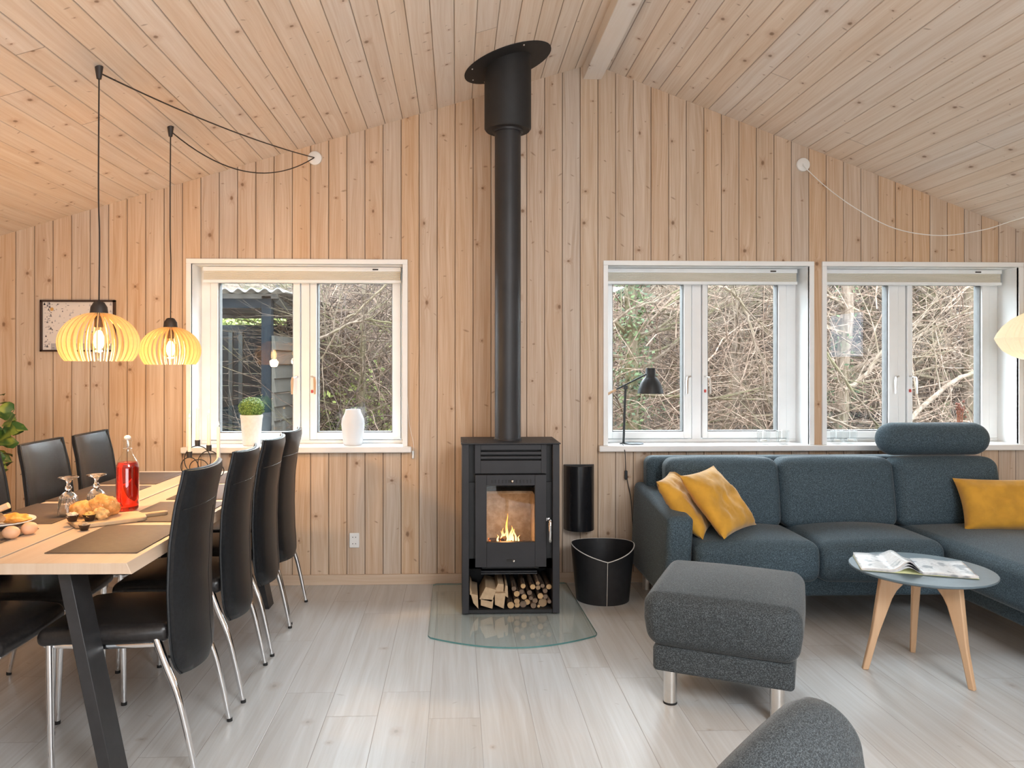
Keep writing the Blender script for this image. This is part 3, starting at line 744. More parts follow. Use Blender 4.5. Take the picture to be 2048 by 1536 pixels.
# serving board with rolls and little cups
BA = R(37); bo = empty('serving_board', (-1.335, 2.925, TZ + 0.001), BA, 'wooden serving board with a handle, carrying bread rolls, near the red bottle', 'board')
m = MB(); pts = []
for cx, cy, a0, a1, r_ in ((0.10, -0.055, -90, 0, .025), (0.10, 0.055, 0, 90, .025), (-0.10, 0.055, 90, 180, .025), (-0.10, -0.055, 180, 270, .025)):
    for i in range(5):
        q = R(a0 + (a1 - a0) * i / 4); pts.append((cx + r_ * math.cos(q), cy + r_ * math.sin(q)))
    if a0 == -90: pts += [(0.13, -0.018), (0.150, -0.013), (0.210, -0.016), (0.222, 0.0), (0.210, 0.016), (0.150, 0.013), (0.13, 0.018)]
m.prism(pts, 0, 0.016); m.build('board', M['board'], bo, bevel=0.004)
def bread(name, lab, loc, r_, sc, seed, col, noise_=0.35, cat='bread', parts=None):
    t = NT(name + '_crust_%d' % seed); v = t.obj(); n1 = t.noise(v, 38, 4); n2 = t.noise(v, 110, 3)
    c = t.mix(t.rng(n1, 0.35, 0.65), col, tuple(min(1, x * 1.55 + .05) for x in col)); c = t.mix(t.rng(n2, 0.6, 0.75), c, (0.8, 0.6, 0.35))
    t.pbr(c, 0.7, 0, t.bump(t.m('ADD', n1, n2), 0.6, 0.004), 0.3)
    m = MB(); m.ball((0, 0, r_ * sc[2] * 0.9), r_, 28, sc=sc, noise=noise_, seed=seed)
    o = m.build(name, t.mat, ang=70); o.location = loc; return tag(o, lab, cat)
z_ = TZ + 0.018
bread('bread_roll', 'large golden knotted bread roll at the handle end of the serving board', (-1.365, 2.955, z_), 0.052, (1.1, 0.9, 0.8), 3, (0.50, 0.22, 0.055), 0.28)
bread('bread_roll', 'smaller golden roll in the middle of the serving board', (-1.435, 2.935, z_), 0.040, (1.2, 0.9, 0.8), 8, (0.54, 0.24, 0.06), 0.28)
bread('bread_roll', 'flat sliced roll leaning at the front of the big knotted roll', (-1.345, 2.89, z_), 0.030, (1.0, 0.8, 0.75), 12, (0.58, 0.33, 0.12), 0.4)
def cup(loc, r_, topcol, lab, seed):
    e = empty('chocolate_cup', loc, 0, lab, 'cup', 'dark cups by the serving board'); m = MB(); m.lathe([(0, 0), (r_ * .62, 0), (r_, r_ * 1.0), (r_ * 0.94, r_ * 1.0), (r_ * .9, r_ * .8), (0, r_ * .8)], 18)
    m.build('shell', plain('dark_chocolate_%d' % seed, (0.035, 0.014, 0.008), 0.4), e)
    m = MB(); m.ball((0, 0, r_ * 0.95), r_ * 0.86, 16, sc=(1, 1, 0.55), noise=0.4, seed=seed); m.build('filling', plain('cream_filling_%d' % seed, topcol, 0.6, var=0.3, scale=160, bump=0.5, bs=200), e)
cup((-1.435, 2.855, z_), 0.0235, (0.7, 0.55, 0.42), 'dark cup with a pale filling on the left end of the serving board', 21)
cup((-1.375, 2.86, z_), 0.024, (0.62, 0.36, 0.1), 'dark cup with an orange filling on the serving board below the big roll', 22)
cup((-1.352, 2.775, TZ + 0.001), 0.020, (0.42, 0.3, 0.2), 'small dark cup standing on the bare table in front of the serving board', 23)

# eggs, bread plate
for i, (px, py, lab) in enumerate(((22, 1078, 'light brown egg lying on the table, the nearer of the two'), (49, 1073, 'light brown egg lying on the table right behind the other egg'))):
    p = gd(px, py, TZ); m = MB(); m.ball((0, 0, 0), 0.0225, 20, sc=(1.28, 1, 1))
    o = m.build('egg', plain('egg_shell_%d' % i, (0.72, 0.42, 0.25), 0.5, var=0.05)); o.location = (p.x, p.y + (0.03 if i else 0), TZ + 0.0225); o.rotation_euler = (0, 0, R(10 + 50 * i)); tag(o, lab, 'egg', 'eggs on the table')
pl = Vector((-1.70, 2.86, TZ + 0.0045)); m = MB(); m.lathe([(0, 0), (0.06, 0), (0.10, 0.010), (0.115, 0.016), (0.114, 0.019), (0.098, 0.013), (0.06, 0.004), (0, 0.004)], 32)
o = m.build('plate', M['ceramic']); o.location = pl; tag(o, 'white plate of bread at the left edge of the table', 'plate')
bread('bread_slice', 'seeded dark roll on the plate at the left edge', pl + Vector((-0.02, -0.03, 0.006)), 0.036, (1.2, 0.9, 0.7), 31, (0.30, 0.17, 0.08), 0.4)
bread('bread_slice', 'orange crumbly bread slice on the right of the plate', pl + Vector((0.05, 0.01, 0.008)), 0.034, (1.5, 0.8, 0.5), 32, (0.62, 0.28, 0.05), 0.4)
m = MB(); m.tube([(-0.035, 0, 0.0), (0.035, 0.01, 0.03)], 0.012, 14); o = m.build('bread_stick', plain('pale_bread', (0.72, 0.52, 0.33), 0.7, var=0.15, bump=0.4)); o.location = pl + Vector((0.0, -0.02, 0.045)); tag(o, 'pale bread stick resting across the rolls on the plate', 'bread')

# candelabra of black wire rings with four candles
ce = empty('candle_holder', (-1.395, 4.13, TZ + 0.0015), 0, 'black wire candle holder made of overlapping rings with four cups, window end of the table', 'candle holder')
cds = [(379, 903, 837, 'leftmost white candle in the black ring holder'), (395, 880, 816, 'tallest-standing white candle, second from left in the ring holder'),
       (418, 890, 828, 'white candle, third from left in the ring holder'), (437, 918, 853, 'rightmost and lowest white candle in the ring holder')]
offs = [(-0.01), 0.05, 0.03, -0.04]
wax = plain('white_candle_wax', (0.74, 0.71, 0.66), 0.45, var=0.02)
flame = emis('candle_flame', (1.0, 0.6, 0.25), 8.0)
for (px, ycup, ytop, lab), oy in zip(cds, offs):
    Y = 4.13 + oy; a = at(px, ycup, Y); b = at(px, ytop, Y); o0 = ce.location
    loc = Vector((a.x, Y, a.z)) - o0
    m = MB(); m.lathe([(0.0, -0.032), (0.0135, -0.032), (0.0145, 0.0), (0.0115, 0.0), (0.0115, -0.018), (0, -0.018)], 16, loc); m.build('candle_cup', M['blacksteel'], ce)
    zr = (loc.z - 0.032) * 0.5; m = MB()
    m.loop([(loc.x + zr * 0.92 * math.cos(q), loc.y + 0.25 * zr * math.sin(q * 1) * 0 + 0.0, zr + zr * math.sin(q)) for q in [2 * PI * i / 32 for i in range(32)]], 0.0028, 6)
    m.build('ring', M['blacksteel'], ce)
    c = empty('candle', (a.x, Y, a.z - 0.0175), 0, lab, 'candle', 'white candles in the ring holder')
    h = b.z - a.z + 0.0175
    m = MB(); m.lathe([(0, 0), (0.0105, 0), (0.0085, h - 0.006), (0.005, h), (0, h)], 14); m.build('wax', wax, c)
    m = MB(); m.tube([(0, 0, h - 0.001), (0.0008, 0, h + 0.007)], 0.0008, 5); m.build('wick', M['rubber'], c)
    m = MB(); m.lathe([(0, 0), (0.0028, 0.004), (0.0034, 0.009), (0.002, 0.016), (0.0, 0.024)], 10, (0, 0, h + 0.004)); m.build('flame', flame, c)
m = MB(); m.loop([(-0.004 + 0.05 * math.cos(q), 0.0, 0.045 + 0.042 * math.sin(q)) for q in [2 * PI * i / 28 for i in range(28)]], 0.0028, 6)
m.tube([(-0.08, 0, 0.003), (0.08, 0, 0.003)], 0.003, 6); m.tube([(0.0, -0.05, 0.003), (0.0, 0.06, 0.003)], 0.003, 6); m.build('foot_bar', M['blacksteel'], ce)

# ================================================================ pendant lamps over the table
slat = NT('birch_ply_slat'); sv = slat.obj(); slat.pbr(slat.mix(slat.noise(sv, 50, 3), (0.84, 0.58, 0.27), (0.78, 0.50, 0.20)), 0.6, 0, None, 0.3); M['slat'] = slat.mat
ROSE = at(630, 317, WY) + Vector((0, -0.02, 0))
bulbm = emis('filament_bulb_glow', (1.0, 0.66, 0.28), 15.0)
bulbglass = clearglass('amber_bulb_glass', (1.0, 0.9, 0.72), 1.45, 0.02)
def pendant(px, Y, ytop, ybot, dia, hook, sag, lab):
    c = at(px, ybot, Y); zt = at(px, ytop, Y).z; H = zt - c.z
    e = empty('pendant_lamp', (c.x, Y, c.z), 0, lab, 'pendant lamp', 'slatted wooden pendant lamps over the dining table')
    cap = 0.055; hs = H - cap + 0.012
    # slats: thin upright plywood ribs following a squashed ball, cut flat below
    def outer(t): # t 0 bottom..1 top
        ang = -0.62 + t * (PI / 2 + 0.62) ; return (0.5 * dia * math.cos(ang) , (math.sin(ang) + math.sin(0.62)) / (1 + math.sin(0.62)) * hs)
    n = 32; slt = None
    m = MB(); V = []; k = 16; w_ = 0.0020
    for i in range(k + 1):
        t = i / k * 0.93; r0, z0 = outer(t); ri = max(0.010, r0 - 0.026 - 0.01 * t)
        rr, zz = outer(t); 
        dr = -0.024
        V += [(r0, -w_, z0), (r0, w_, z0), (max(0.02, r0 * 0.89), w_, z0 * 0.95), (max(0.02, r0 * 0.89), -w_, z0 * 0.95)]
    F = [(i * 4 + j, i * 4 + (j + 1) % 4, i * 4 + 4 + (j + 1) % 4, i * 4 + 4 + j) for i in range(k) for j in range(4)] + [(3, 2, 1, 0), (k * 4, k * 4 + 1, k * 4 + 2, k * 4 + 3)]
    m.add(V, F)
    sh = empty('lamp_shade', (0, 0, 0)); sh.parent = e
    for i in range(n):
        if slt is None: slt = m.build('slat', M['slat'], sh, flat=True); s = slt
        else: s = slt.copy(); COL.objects.link(s)
        s.parent = sh; s.rotation_euler = (0, 0, 2 * PI * i / n)
    m = MB(); m.lathe([(0.0, hs + cap - 0.012), (0.012, hs + cap - 0.012), (0.020, hs + cap - 0.016), (0.031, hs + cap - 0.034), (0.034, hs - 0.006), (0.034, hs - 0.016), (0, hs - 0.016)], 20); m.build('cap', M['blackplastic'], e)
    m = MB(); m.lathe([(0, 0), (0.017, 0), (0.017, 0.045), (0, 0.045)], 16, (0, 0, hs - 0.06)); m.build('bulb_socket', M['blackplastic'], e)
    zb = hs - 0.075
    m = MB(); m.lathe([(0, zb - 0.085), (0.018, zb - 0.082), (0.036, zb - 0.066), (0.043, zb - 0.043), (0.036, zb - 0.018), (0.020, zb), (0.014, zb + 0.015), (0, zb + 0.015)], 20); b = m.build('bulb', bulbglass, e, ang=70)
    m = MB(); m.lathe([(0, zb - 0.075), (0.014, zb - 0.068), (0.021, zb - 0.045), (0.018, zb - 0.02), (0.010, zb), (0, zb + 0.004)], 12); m.build('filament', bulbm, b)
    l = bpy.data.lights.new('pendant_glow', 'POINT'); l.energy = 19; l.color = (1.0, 0.58, 0.24); l.shadow_soft_size = 0.03
    lo = bpy.data.objects.new('pendant_glow', l); COL.objects.link(lo); lo.parent = e; lo.location = (0, 0, zb - 0.1)
    o0 = Vector(e.location)
    m = MB(); top = Vector((c.x, Y, hook.z - 0.045)) - o0
    m.tube(smooth_path([(0, 0, hs + cap - 0.014), (0.002, 0, hs + 0.3), (-0.002, 0, top.z * 0.6), (0.0, 0, top.z)], 6), 0.0032, 6); 
    R0 = ROSE - o0; hk = top + Vector((0.005, 0, 0.02)); pts = []
    for i in range(21):
        t = i / 20; q = hk.lerp(R0, t); q.z -= sag * 4 * t * (1 - t); pts.append(q)
    m.tube(pts, 0.0032, 6); m.build('cable', M['blackplastic'], e)
    h = MB(); h.tube([Vector((0, 0, hook.z - c.z + 0.003)), Vector((0, 0, hook.z - c.z - 0.02)), Vector((0, 0, hook.z - c.z - 0.048))], [0.016, 0.013, 0.009], 12); h.build('ceiling_hook', M['blackplastic'], e)
def chit(px, py):
    d = ray(px, py); t = (LA - CAMZ) / (d[2] - LB * d[0]); return Vector((d[0] * t, d[1] * t, CAMZ + d[2] * t))
h1, h2 = chit(197, 134), chit(339, 254)
pendant(198, h1.y, 603, 722, 0.302, h1, 0.03, 'slatted birch pendant lamp over the table, the nearer and larger-looking one')
pendant(341, h2.y, 636, 729, 0.290, h2, 0.145, 'slatted birch pendant lamp over the table, the farther one nearer the window')
def rose(px, py, lab, nm='cable_rose'):
    p = at(px, py, WY); m = MB(); m.tube([(0, 0, 0), (0, -0.012, 0), (0, -0.018, 0)], [0.042, 0.042, 0.034], 32); m.tube([(0, -0.016, 0), (0, -0.022, 0)], 0.007, 12)
    o = m.build('cable_outlet', M['plastic']); o.location = p; return tag(o, lab, 'outlet cover')
rose(630, 317, 'round white cable outlet on the wall left of the flue, feeding the table lamps')
rose(1605, 330, 'round white cable outlet on the wall above the middle window')

# framed print behind the near lamp
fr = at(158, 652, WY); a = at(83, 601, WY); b = at(232, 704, WY); W2, H2 = (b.x - a.x) / 2, (a.z - b.z) / 2
e = empty('framed_print', (fr.x, WY, fr.z), 0, 'small black-framed illustrated print on the wall behind the near pendant lamp', 'picture')
m = MB(); t_ = 0.011
for x0, x1, z0, z1 in ((-W2, -W2 + t_, -H2, H2), (W2 - t_, W2, -H2, H2), (-W2, W2, -H2, -H2 + t_), (-W2, W2, H2 - t_, H2)): m.box(x0, x1, -0.022, 0, z0, z1)
m.build('frame', plain('dark_brown_frame', (0.04, 0.02, 0.015), 0.4), e)
m = MB(); m.box(-W2 + t_, W2 - t_, -0.008, -0.002, -H2 + t_, H2 - t_)
t = NT('print_paper'); t.pbr((0.72, 0.66, 0.62), 0.35); pr = m.build('print', t.mat, e)
rnd = random.Random(5); inks = [plain('ink_dark', (0.10, 0.09, 0.10), .6), plain('ink_ochre', (0.62, 0.36, 0.12), .6), plain('ink_grey', (0.42, 0.40, 0.42), .6)]
m = MB()
for i in range(190):
    x = rnd.uniform(-W2 + .02, W2 - .02); z = rnd.uniform(-H2 + .02, H2 - .02)
    if rnd.random() < 0.3: x = rnd.uniform(-W2 + .02, -W2 + .06)
    m.mi = rnd.choice([0, 0, 2, 2, 2]); s = rnd.uniform(0.0025, 0.0075)
    if rnd.random() < .5: m.add([(x - s, -0.0085, z), (x + s, -0.0085, z), (x, -0.0085, z + s * 2.6)], [(0, 1, 2)])
    else: m.box(x - s, x + s, -0.0086, -0.0081, z, z + s * .5)
m.mi = 1; m.tube([(-W2 + .065, -0.0081, H2 - .055), (-W2 + .065, -0.0087, H2 - .055)], 0.011, 16)
m.mi = 2; m.box(-W2 + .06, W2 - .012, -0.0085, -0.0081, -H2 + .012, -H2 + .05)
m.build('drawings', inks, pr, flat=True, weld=False)

# leafy plant standing in the corner left of the frame
leafm = NT('houseplant_leaf'); lv = leafm.obj(); leafm.pbr(leafm.mix(leafm.rng(leafm.noise(lv, 14, 2), .4, .65), (0.035, 0.10, 0.025), (0.22, 0.28, 0.05)), 0.45, 0, None, 0.4)
e = empty('potted_plant', (-2.64, 4.02, 0), 0, 'leafy green house plant with small cream flowers at the left edge, behind the chairs', 'plant')
m = MB(); m.lathe([(0, 0), (0.13, 0), (0.17, 0.34), (0.155, 0.34), (0.15, 0.30), (0, 0.30)], 28); m.build('plant_pot', M['ceramic'], e)
m = MB(); rnd = random.Random(3); tips = []
for i in range(16):
    q = rnd.uniform(0, 2 * PI); rr = rnd.uniform(.08, .30); h = rnd.uniform(.75, 1.2); tp = Vector((rr * math.cos(q), rr * math.sin(q), h)); tips.append(tp)
for tp in [Vector((0.31, .02, 1.12)), Vector((0.26, 0.0, 1.02)), Vector((0.22, .0, .93)), Vector((0.2, .04, 1.18))]: tips.append(tp)
for tp in tips: m.tube(smooth_path([(0, 0, .28), Vector((tp.x * .25, tp.y * .25, tp.z * .6)), tp], 4), [.006 - .0005 * i for i in range(9)], 5)
m.build('stem', plain('green_stem', (0.10, 0.14, 0.05), .6), e)
def leaf(m, p, d, up, L_, W_):
    d = Vector(d).normalized(); s = d.cross(up).normalized(); n_ = s.cross(d)
    P = [p]; 
    for t, w_ in ((.2, .7), (.5, 1.0), (.8, .6)):
        c = p + d * L_ * t - Vector((0, 0, 1)) * L_ * .25 * t * t
        P += [c - s * W_ * w_ + n_ * W_ * .25, c, c + s * W_ * w_ + n_ * W_ * .25]
    P.append(p + d * L_ - Vector((0, 0, 1)) * L_ * .28)
    m.add(P, [(0, 2, 1), (0, 3, 2), (1, 2, 5, 4), (2, 3, 6, 5), (4, 5, 8, 7), (5, 6, 9, 8), (7, 8, 10), (8, 9, 10)])
m = MB()
for tp in tips:
    for j in range(7):
        f = 1 - j * 0.06; p = Vector((tp.x * f, tp.y * f, tp.z * (1 - j * 0.045))); q = rnd.uniform(0, 2 * PI)
        leaf(m, p, (math.cos(q), math.sin(q), rnd.uniform(-.3, .6)), Vector((rnd.uniform(-.6, .6), -1, rnd.uniform(.1, .9))).normalized(), rnd.uniform(.075, .11), rnd.uniform(.032, .046))
m.build('foliage', leafm.mat, e, weld=False)
m = MB()
for i in range(8):
    q = rnd.uniform(-1.2, 1.2); p = Vector((.24 * math.cos(q), .2 * math.sin(q), rnd.uniform(.84, 1.0)))
    for j in range(5): a_ = j * 2 * PI / 5; leaf(m, p, (math.cos(a_), math.sin(a_), .5), Vector((0, 0, 1)), .02, .006)
m.build('flower', plain('cream_petal', (.8, .72, .58), .6), e, weld=False)

# window sill things on the dining side
SZ = 0.852
p = at(503, 893, 4.735); e = empty('potted_topiary', (p.x, 4.735, SZ + .0005), 0, 'clipped green ball plant in a tall white pot on the dining-side sill', 'plant')
s_ = 4.735 / 1500
m = MB(); m.lathe([(0, 0), (0.050, 0), (0.0525, 0.004), (0.066, 0.165), (0.069, 0.175), (0.069, 0.19), (0.061, 0.19), (0.059, 0.175), (0, 0.17)], 32); m.build('pot', M['ceramic'], e)
m = MB(); rnd = random.Random(11)
m.ball((0, 0, 0.232), 0.068, 20, sc=(1, 1, .85), noise=.1)
for i in range(1500):
    zz = rnd.uniform(-.75, 1); q = rnd.uniform(0, 2 * PI); rr = math.sqrt(1 - zz * zz); d = Vector((rr * math.cos(q), rr * math.sin(q), zz))
    p = Vector((0, 0, 0.232)) + Vector((d.x, d.y, d.z * .85)) * rnd.uniform(.066, .077); t1 = d.orthogonal().normalized(); t1.rotate(Matrix.Rotation(rnd.uniform(0, 6.28), 3, d)); t2 = d.cross(t1); s = rnd.uniform(.004, .0065)
    m.add([p - t1 * s, p + t2 * s * .7 + d * s * .5, p + t1 * s + d * s * 1.2, p - t2 * s * .7 + d * s * .5], [(0, 1, 2, 3)])
bl = NT('box_leaf'); v = bl.obj(); bl.pbr(bl.mix(bl.rng(bl.noise(v, 120, 2), .35, .65), (0.05, 0.12, 0.02), (0.28, 0.42, 0.10)), .6); m.build('foliage', bl.mat, e, weld=False)
fro = NT('frosted_glass'); v = fro.obj(); fro.pbr((0.86, 0.89, 0.93), 0.55, 0, fro.bump(fro.noise(v, 60, 3), .3, .003), .5, trans=0.25); 
p = at(706, 893, 4.74); m = MB(); m.lathe([(0, 0), (0.056, 0), (0.060, 0.01), (0.066, 0.06), (0.072, 0.13), (0.068, 0.165), (0.050, 0.205), (0.047, 0.222), (0.044, 0.222), (0.046, 0.2), (0.062, 0.16), (0.066, 0.12), (0.056, 0.012), (0, 0.012)], 32)
o = m.build('frosted_vase', fro.mat, ang=60); o.location = (p.x, 4.74, SZ + .0005); tag(o, 'frosted white glass vase on the right of the dining-side sill', 'vase')
# ================================================================ wood stove
SX, SY = 0.296, 4.045; ST = empty('wood_stove', (SX, SY, 0.0092), 0, 'charcoal steel wood-burning stove with a glass door, standing on a clear glass hearth plate', 'stove')
D = 0.36
m = MB(); m.box(-0.264, -0.226, 0, D, 0, 0.915); m.build('side_panel', M['stove'], ST, bevel=0.003)
m = MB(); m.box(0.226, 0.264, 0, D, 0, 0.915); m.build('side_panel', M['stove'], ST, bevel=0.003)
m = MB(); m.box(-0.270, 0.270, -0.004, D + 0.004, 0.915, 0.921)
m.build('top_plate', M['stove'], ST, bevel=0.0015)
m = MB()
for x in (-0.247, 0.247):
    for y in (0.05, 0.11, 0.17): m.box(x - 0.011, x + 0.011, y, y + 0.03, 0.9205, 0.9216)
m.build('air_slots', M['stovedark'], ST)
# upper front with three slots
m = MB()
def zy(py): return CAMZ - (py - 731) * 0.00269 - 0.008
zs = [0.912, zy(901.5), zy(905.5), zy(911), zy(914.5), zy(919.5), zy(923), zy(949)]
m.box(-0.195, -0.163, 0.014, 0.034, zs[7], zs[0]); m.box(0.166, 0.195, 0.014, 0.034, zs[7], zs[0])
for i in (0, 2, 4, 6): m.box(-0.163, 0.166, 0.014, 0.034, zs[i + 1], zs[i])
m.build('upper_front', M['stove'], ST, bevel=0.001)
m = MB(); m.box(-0.226, 0.226, 0.05, D, 0.705, 0.914); m.box(-0.226, -0.155, 0.035, D, 0.235, 0.705); m.box(0.155, 0.226, 0.035, D, 0.235, 0.705)
m.box(-0.155, 0.155, 0.34, D, 0.235, 0.705); m.box(-0.226, 0.226, 0.035, D, 0.235, 0.29); m.box(-0.226, 0.226, 0.35, D, 0.0, 0.235); m.box(-0.226, 0.226, 0.01, D, 0.0, 0.018)
m.build('firebox_body', M['stovedark'], ST)
# vermiculite lining
ver = NT('fire_brick'); v = ver.obj(); n1 = ver.noise(v, 22, 4, .6); ver.pbr(ver.mix(ver.rng(n1, .35, .7), (0.30, 0.25, 0.19), (0.46, 0.42, 0.36)), .9, 0, ver.bump(n1, .3, .004))
m = MB(); m.box(-0.154, 0.154, 0.318, 0.339, 0.291, 0.63); m.box(-0.154, -0.135, 0.05, 0.318, 0.291, 0.63); m.box(0.135, 0.154, 0.05, 0.318, 0.291, 0.63); m.box(-0.135, 0.135, 0.05, 0.318, 0.291, 0.315)
m.box(-0.135, 0.135, 0.20, 0.318, 0.612, 0.63)
m.build('firebrick_lining', ver.mat, ST, bevel=0.003)
# door with window
gz0, gz1, gx = zy(1087), zy(973), 0.131; dz0, dz1 = zy(1137), zy(951.5); dx = 0.193
m = MB(); y0, y1 = 0.004, 0.034
m.box(-dx, -gx, y0, y1, dz0, dz1); m.box(gx, dx, y0, y1, dz0, dz1); m.box(-gx, gx, y0, y1, dz0, gz0); m.box(-gx, gx, y0, y1, gz1, dz1)
door = m.build('door', M['stove'], ST, bevel=0.0015)
m = MB(); m.box(-gx - .005, gx + .005, 0.026, 0.030, gz0 - .005, gz1 + .005); m.build('door_glass', clearglass('stove_glass', (0.93, 0.90, 0.86), 1.5, 0.02), door, weld=False)
m = MB()
for i in range(12):
    if i in (5, 6): continue
    x = -0.103 + i * 0.0192; m.box(x - 0.0022, x + 0.0022, 0.002, 0.006, zy(968), zy(961))
m.box(-0.015, 0.012, 0.002, 0.006, zy(967), zy(961.5)); m.build('air_holes', M['rubber'], door)
m = MB(); m.box(-0.024, 0.012, 0.002, 0.006, zy(1125.5), zy(1121)); m.build('air_slot', M['rubber'], door)
for x, py in ((0.0085, 963.5), (0.016, 1124)):
    m = MB(); m.ball((x, -0.004, zy(py)), 0.0075, 14); m.tube([(x, 0.0, zy(py)), (x, 0.008, zy(py))], 0.003, 8); m.build('damper_knob', M['satin'], door)
hz0, hz1 = zy(1084), zy(1040)
m = MB(); m.tube(smooth_path([(0.206, 0.004, hz1 - .004), (0.206, -0.035, hz1), (0.208, -0.05, hz1 - 0.025), (0.208, -0.045, hz0 + 0.02), (0.208, -0.03, hz0)], 6), [0.005] * 6 + [0.0085] * 12 + [0.0095] * 7, 10); m.box(0.193, 0.212, 0.004, 0.02, hz1 - 0.012, hz1 + 0.004)
m.build('handle', M['chrome'], ST)
# heat shield tray under the firebox
m = MB(); m.box(-0.16, 0.145, 0.03, 0.30, 0.212, 0.216); m.box(-0.16, 0.145, 0.03, 0.033, 0.205, 0.222); m.build('ash_lip', M['stove'], ST)
# fire in the firebox
FX, FYY, FZ = SX - 0.02, SY + 0.16, 0.3165 + 0.009
char = NT('charred_wood'); v = char.obj(); nn = char.noise(v, 50, 4); char.pbr(char.mix(nn, (0.015, 0.012, 0.01), (0.09, 0.06, 0.045)), .9, 0, char.bump(nn, .8, .01), emit=char.mix(char.rng(char.noise(v, 34, 2), .56, .7), (0, 0, 0), (1.0, 0.22, 0.03)), es=1.6)
for i, (x, y, a, l, r_, z, tl) in enumerate(((0.03, 0.0, 12, .17, .018, .02, 0), (-0.02, 0.05, -20, .15, .02, .02, 0), (0.01, 0.02, 60, .12, .014, .05, 0))):
    m = MB(); m.tube([(-l / 2, 0, 0), (-l / 6, .004, .003), (l / 6, -.003, .002), (l / 2, 0, 0)], [r_, r_ * 1.05, r_ * .98, r_ * .9], 9)
    o = m.build('burning_log', char.mat); o.location = (FX + x, FYY + y, FZ + z); o.rotation_euler = (0, 0, R(a)); tag(o, ['charred log at the front of the fire', 'charred log at the back of the fire', 'short charred log lying across the other two'][i] + ' behind the stove glass', 'log', 'burning logs in the firebox')
fl = NT('fire_flame'); v = fl.obj(); z = fl.sep(v)[2]; ff = fl.rng(z, 0.0, 0.15); cc = fl.mix(ff, (1.0, 0.62, 0.22), (1.0, 0.30, 0.04))
em = fl.n('ShaderNodeEmission'); fl.set(em.inputs[0], cc); fl.set(em.inputs[1], 5.5); tr = fl.n('ShaderNodeBsdfTransparent'); lw = fl.n('ShaderNodeLayerWeight'); lw.inputs[0].default_value = .45; mx = fl.n('ShaderNodeMixShader')
fl.set(mx.inputs[0], fl.m('MULTIPLY', lw.outputs['Facing'], 0.85, clamp=True)); fl.t.links.new(em.outputs[0], mx.inputs[1]); fl.t.links.new(tr.outputs[0], mx.inputs[2]); fl.t.links.new(mx.outputs[0], fl.out.inputs[0])
m = MB()
for x, y, h, r_, ln in ((0.012, 0, .165, .0085, -.004), (0.026, .01, .095, .008, .010), (-.006, .0, .085, .006, -.006), (-.026, .0, .070, .005, .008), (-.040, .01, .045, .006, -.004), (.046, .0, .060, .006, -.01), (.062, .01, .078, .006, -.010), (.072, .0, .045, .005, .006), (0.0, .02, .06, .008, .004), (.036, .03, .08, .007, .01)):
    k = 12; P = []; rs = []
    for i in range(k + 1):
        t = i / k; P.append((x + ln * t + .006 * math.sin(t * 7 + x * 90) * t, y + .004 * math.sin(t * 5), .028 + h * t)); rs.append(r_ * (math.sin(PI * min(1, t * .75 + .22)) ** 1.1) * (1 - t) ** .45 + .0003)
    m.tube(P, rs, 10)
o = m.build('fire_flames', fl.mat, ang=80, weld=False); o.location = (FX, FYY, FZ); tag(o, 'orange flames licking up from the logs behind the stove glass', 'fire', kind='stuff')
l = bpy.data.lights.new('fire_glow', 'POINT'); l.energy = 0.9; l.color = (1.0, .5, .2); l.shadow_soft_size = .04; lo = bpy.data.objects.new('fire_glow', l); COL.objects.link(lo); lo.location = (FX, FYY - .04, FZ + .11)

# flue pipe with ceiling sleeve and rosette
fz0 = 0.9315; pc = Vector((SX - 0.004, SY + 0.19, fz0))
FP = empty('flue_pipe', pc, 0, 'tall black flue pipe rising from the stove through the sloping ceiling', 'flue')
m = MB(); m.lathe([(0.074, 0), (0.074, 1.85)], 40); m.lathe([(0.079, 0), (0.079, 0.008), (0.074, 0.009)], 40); m.build('pipe', M['pipe'], FP)
zc = LA + LB * pc.x - fz0; slz = at(1018, 262, pc.y).z - fz0; rsl = 0.132
m = MB(); V = []; n = 48
for j in range(n):
    q = 2 * PI * j / n; x = rsl * math.cos(q); y = rsl * math.sin(q); V += [(x, y, slz + 0.012), (x, y, zc + LB * x - 0.004), (x * .93, y * .93, slz)]
F = [(j * 3, ((j + 1) % n) * 3, ((j + 1) % n) * 3 + 1, j * 3 + 1) for j in range(n)] + [(j * 3 + 2, ((j + 1) % n) * 3 + 2, ((j + 1) % n) * 3, j * 3) for j in range(n)]
F.append(tuple(j * 3 + 2 for j in range(n))); m.add(V, F); m.build('ceiling_sleeve', M['stovedark'], FP)
m = MB(); m.lathe([(0.074, slz - 0.012), (0.086, slz - 0.012), (0.088, slz + 0.001), (0.074, slz + .001)], 40); m.build('collar', M['satin'] if False else M['pipe'], FP)
m = MB(); rr = 0.245; V = []
for j in range(n):
    q = 2 * PI * j / n; x = rr * math.cos(q); y = rr * math.sin(q); V += [(x, y, zc + LB * x - .001), (x, y, zc + LB * x - .005)]
m.add(V, [tuple(2 * j for j in range(n)), tuple(2 * j + 1 for j in reversed(range(n)))] + [(2 * j, 2 * j + 1, 2 * ((j + 1) % n) + 1, 2 * ((j + 1) % n)) for j in range(n)])
m.build('ceiling_rosette', M['stovedark'], FP)
m = MB()
for q in (100, 125, 155, 55, 80, 290, 200): a_ = R(q); x = .215 * math.cos(a_); y = .215 * math.sin(a_); m.ball((x, y, zc + LB * x - .006), .005, 8)
m.build('screws', M['satin'], FP)

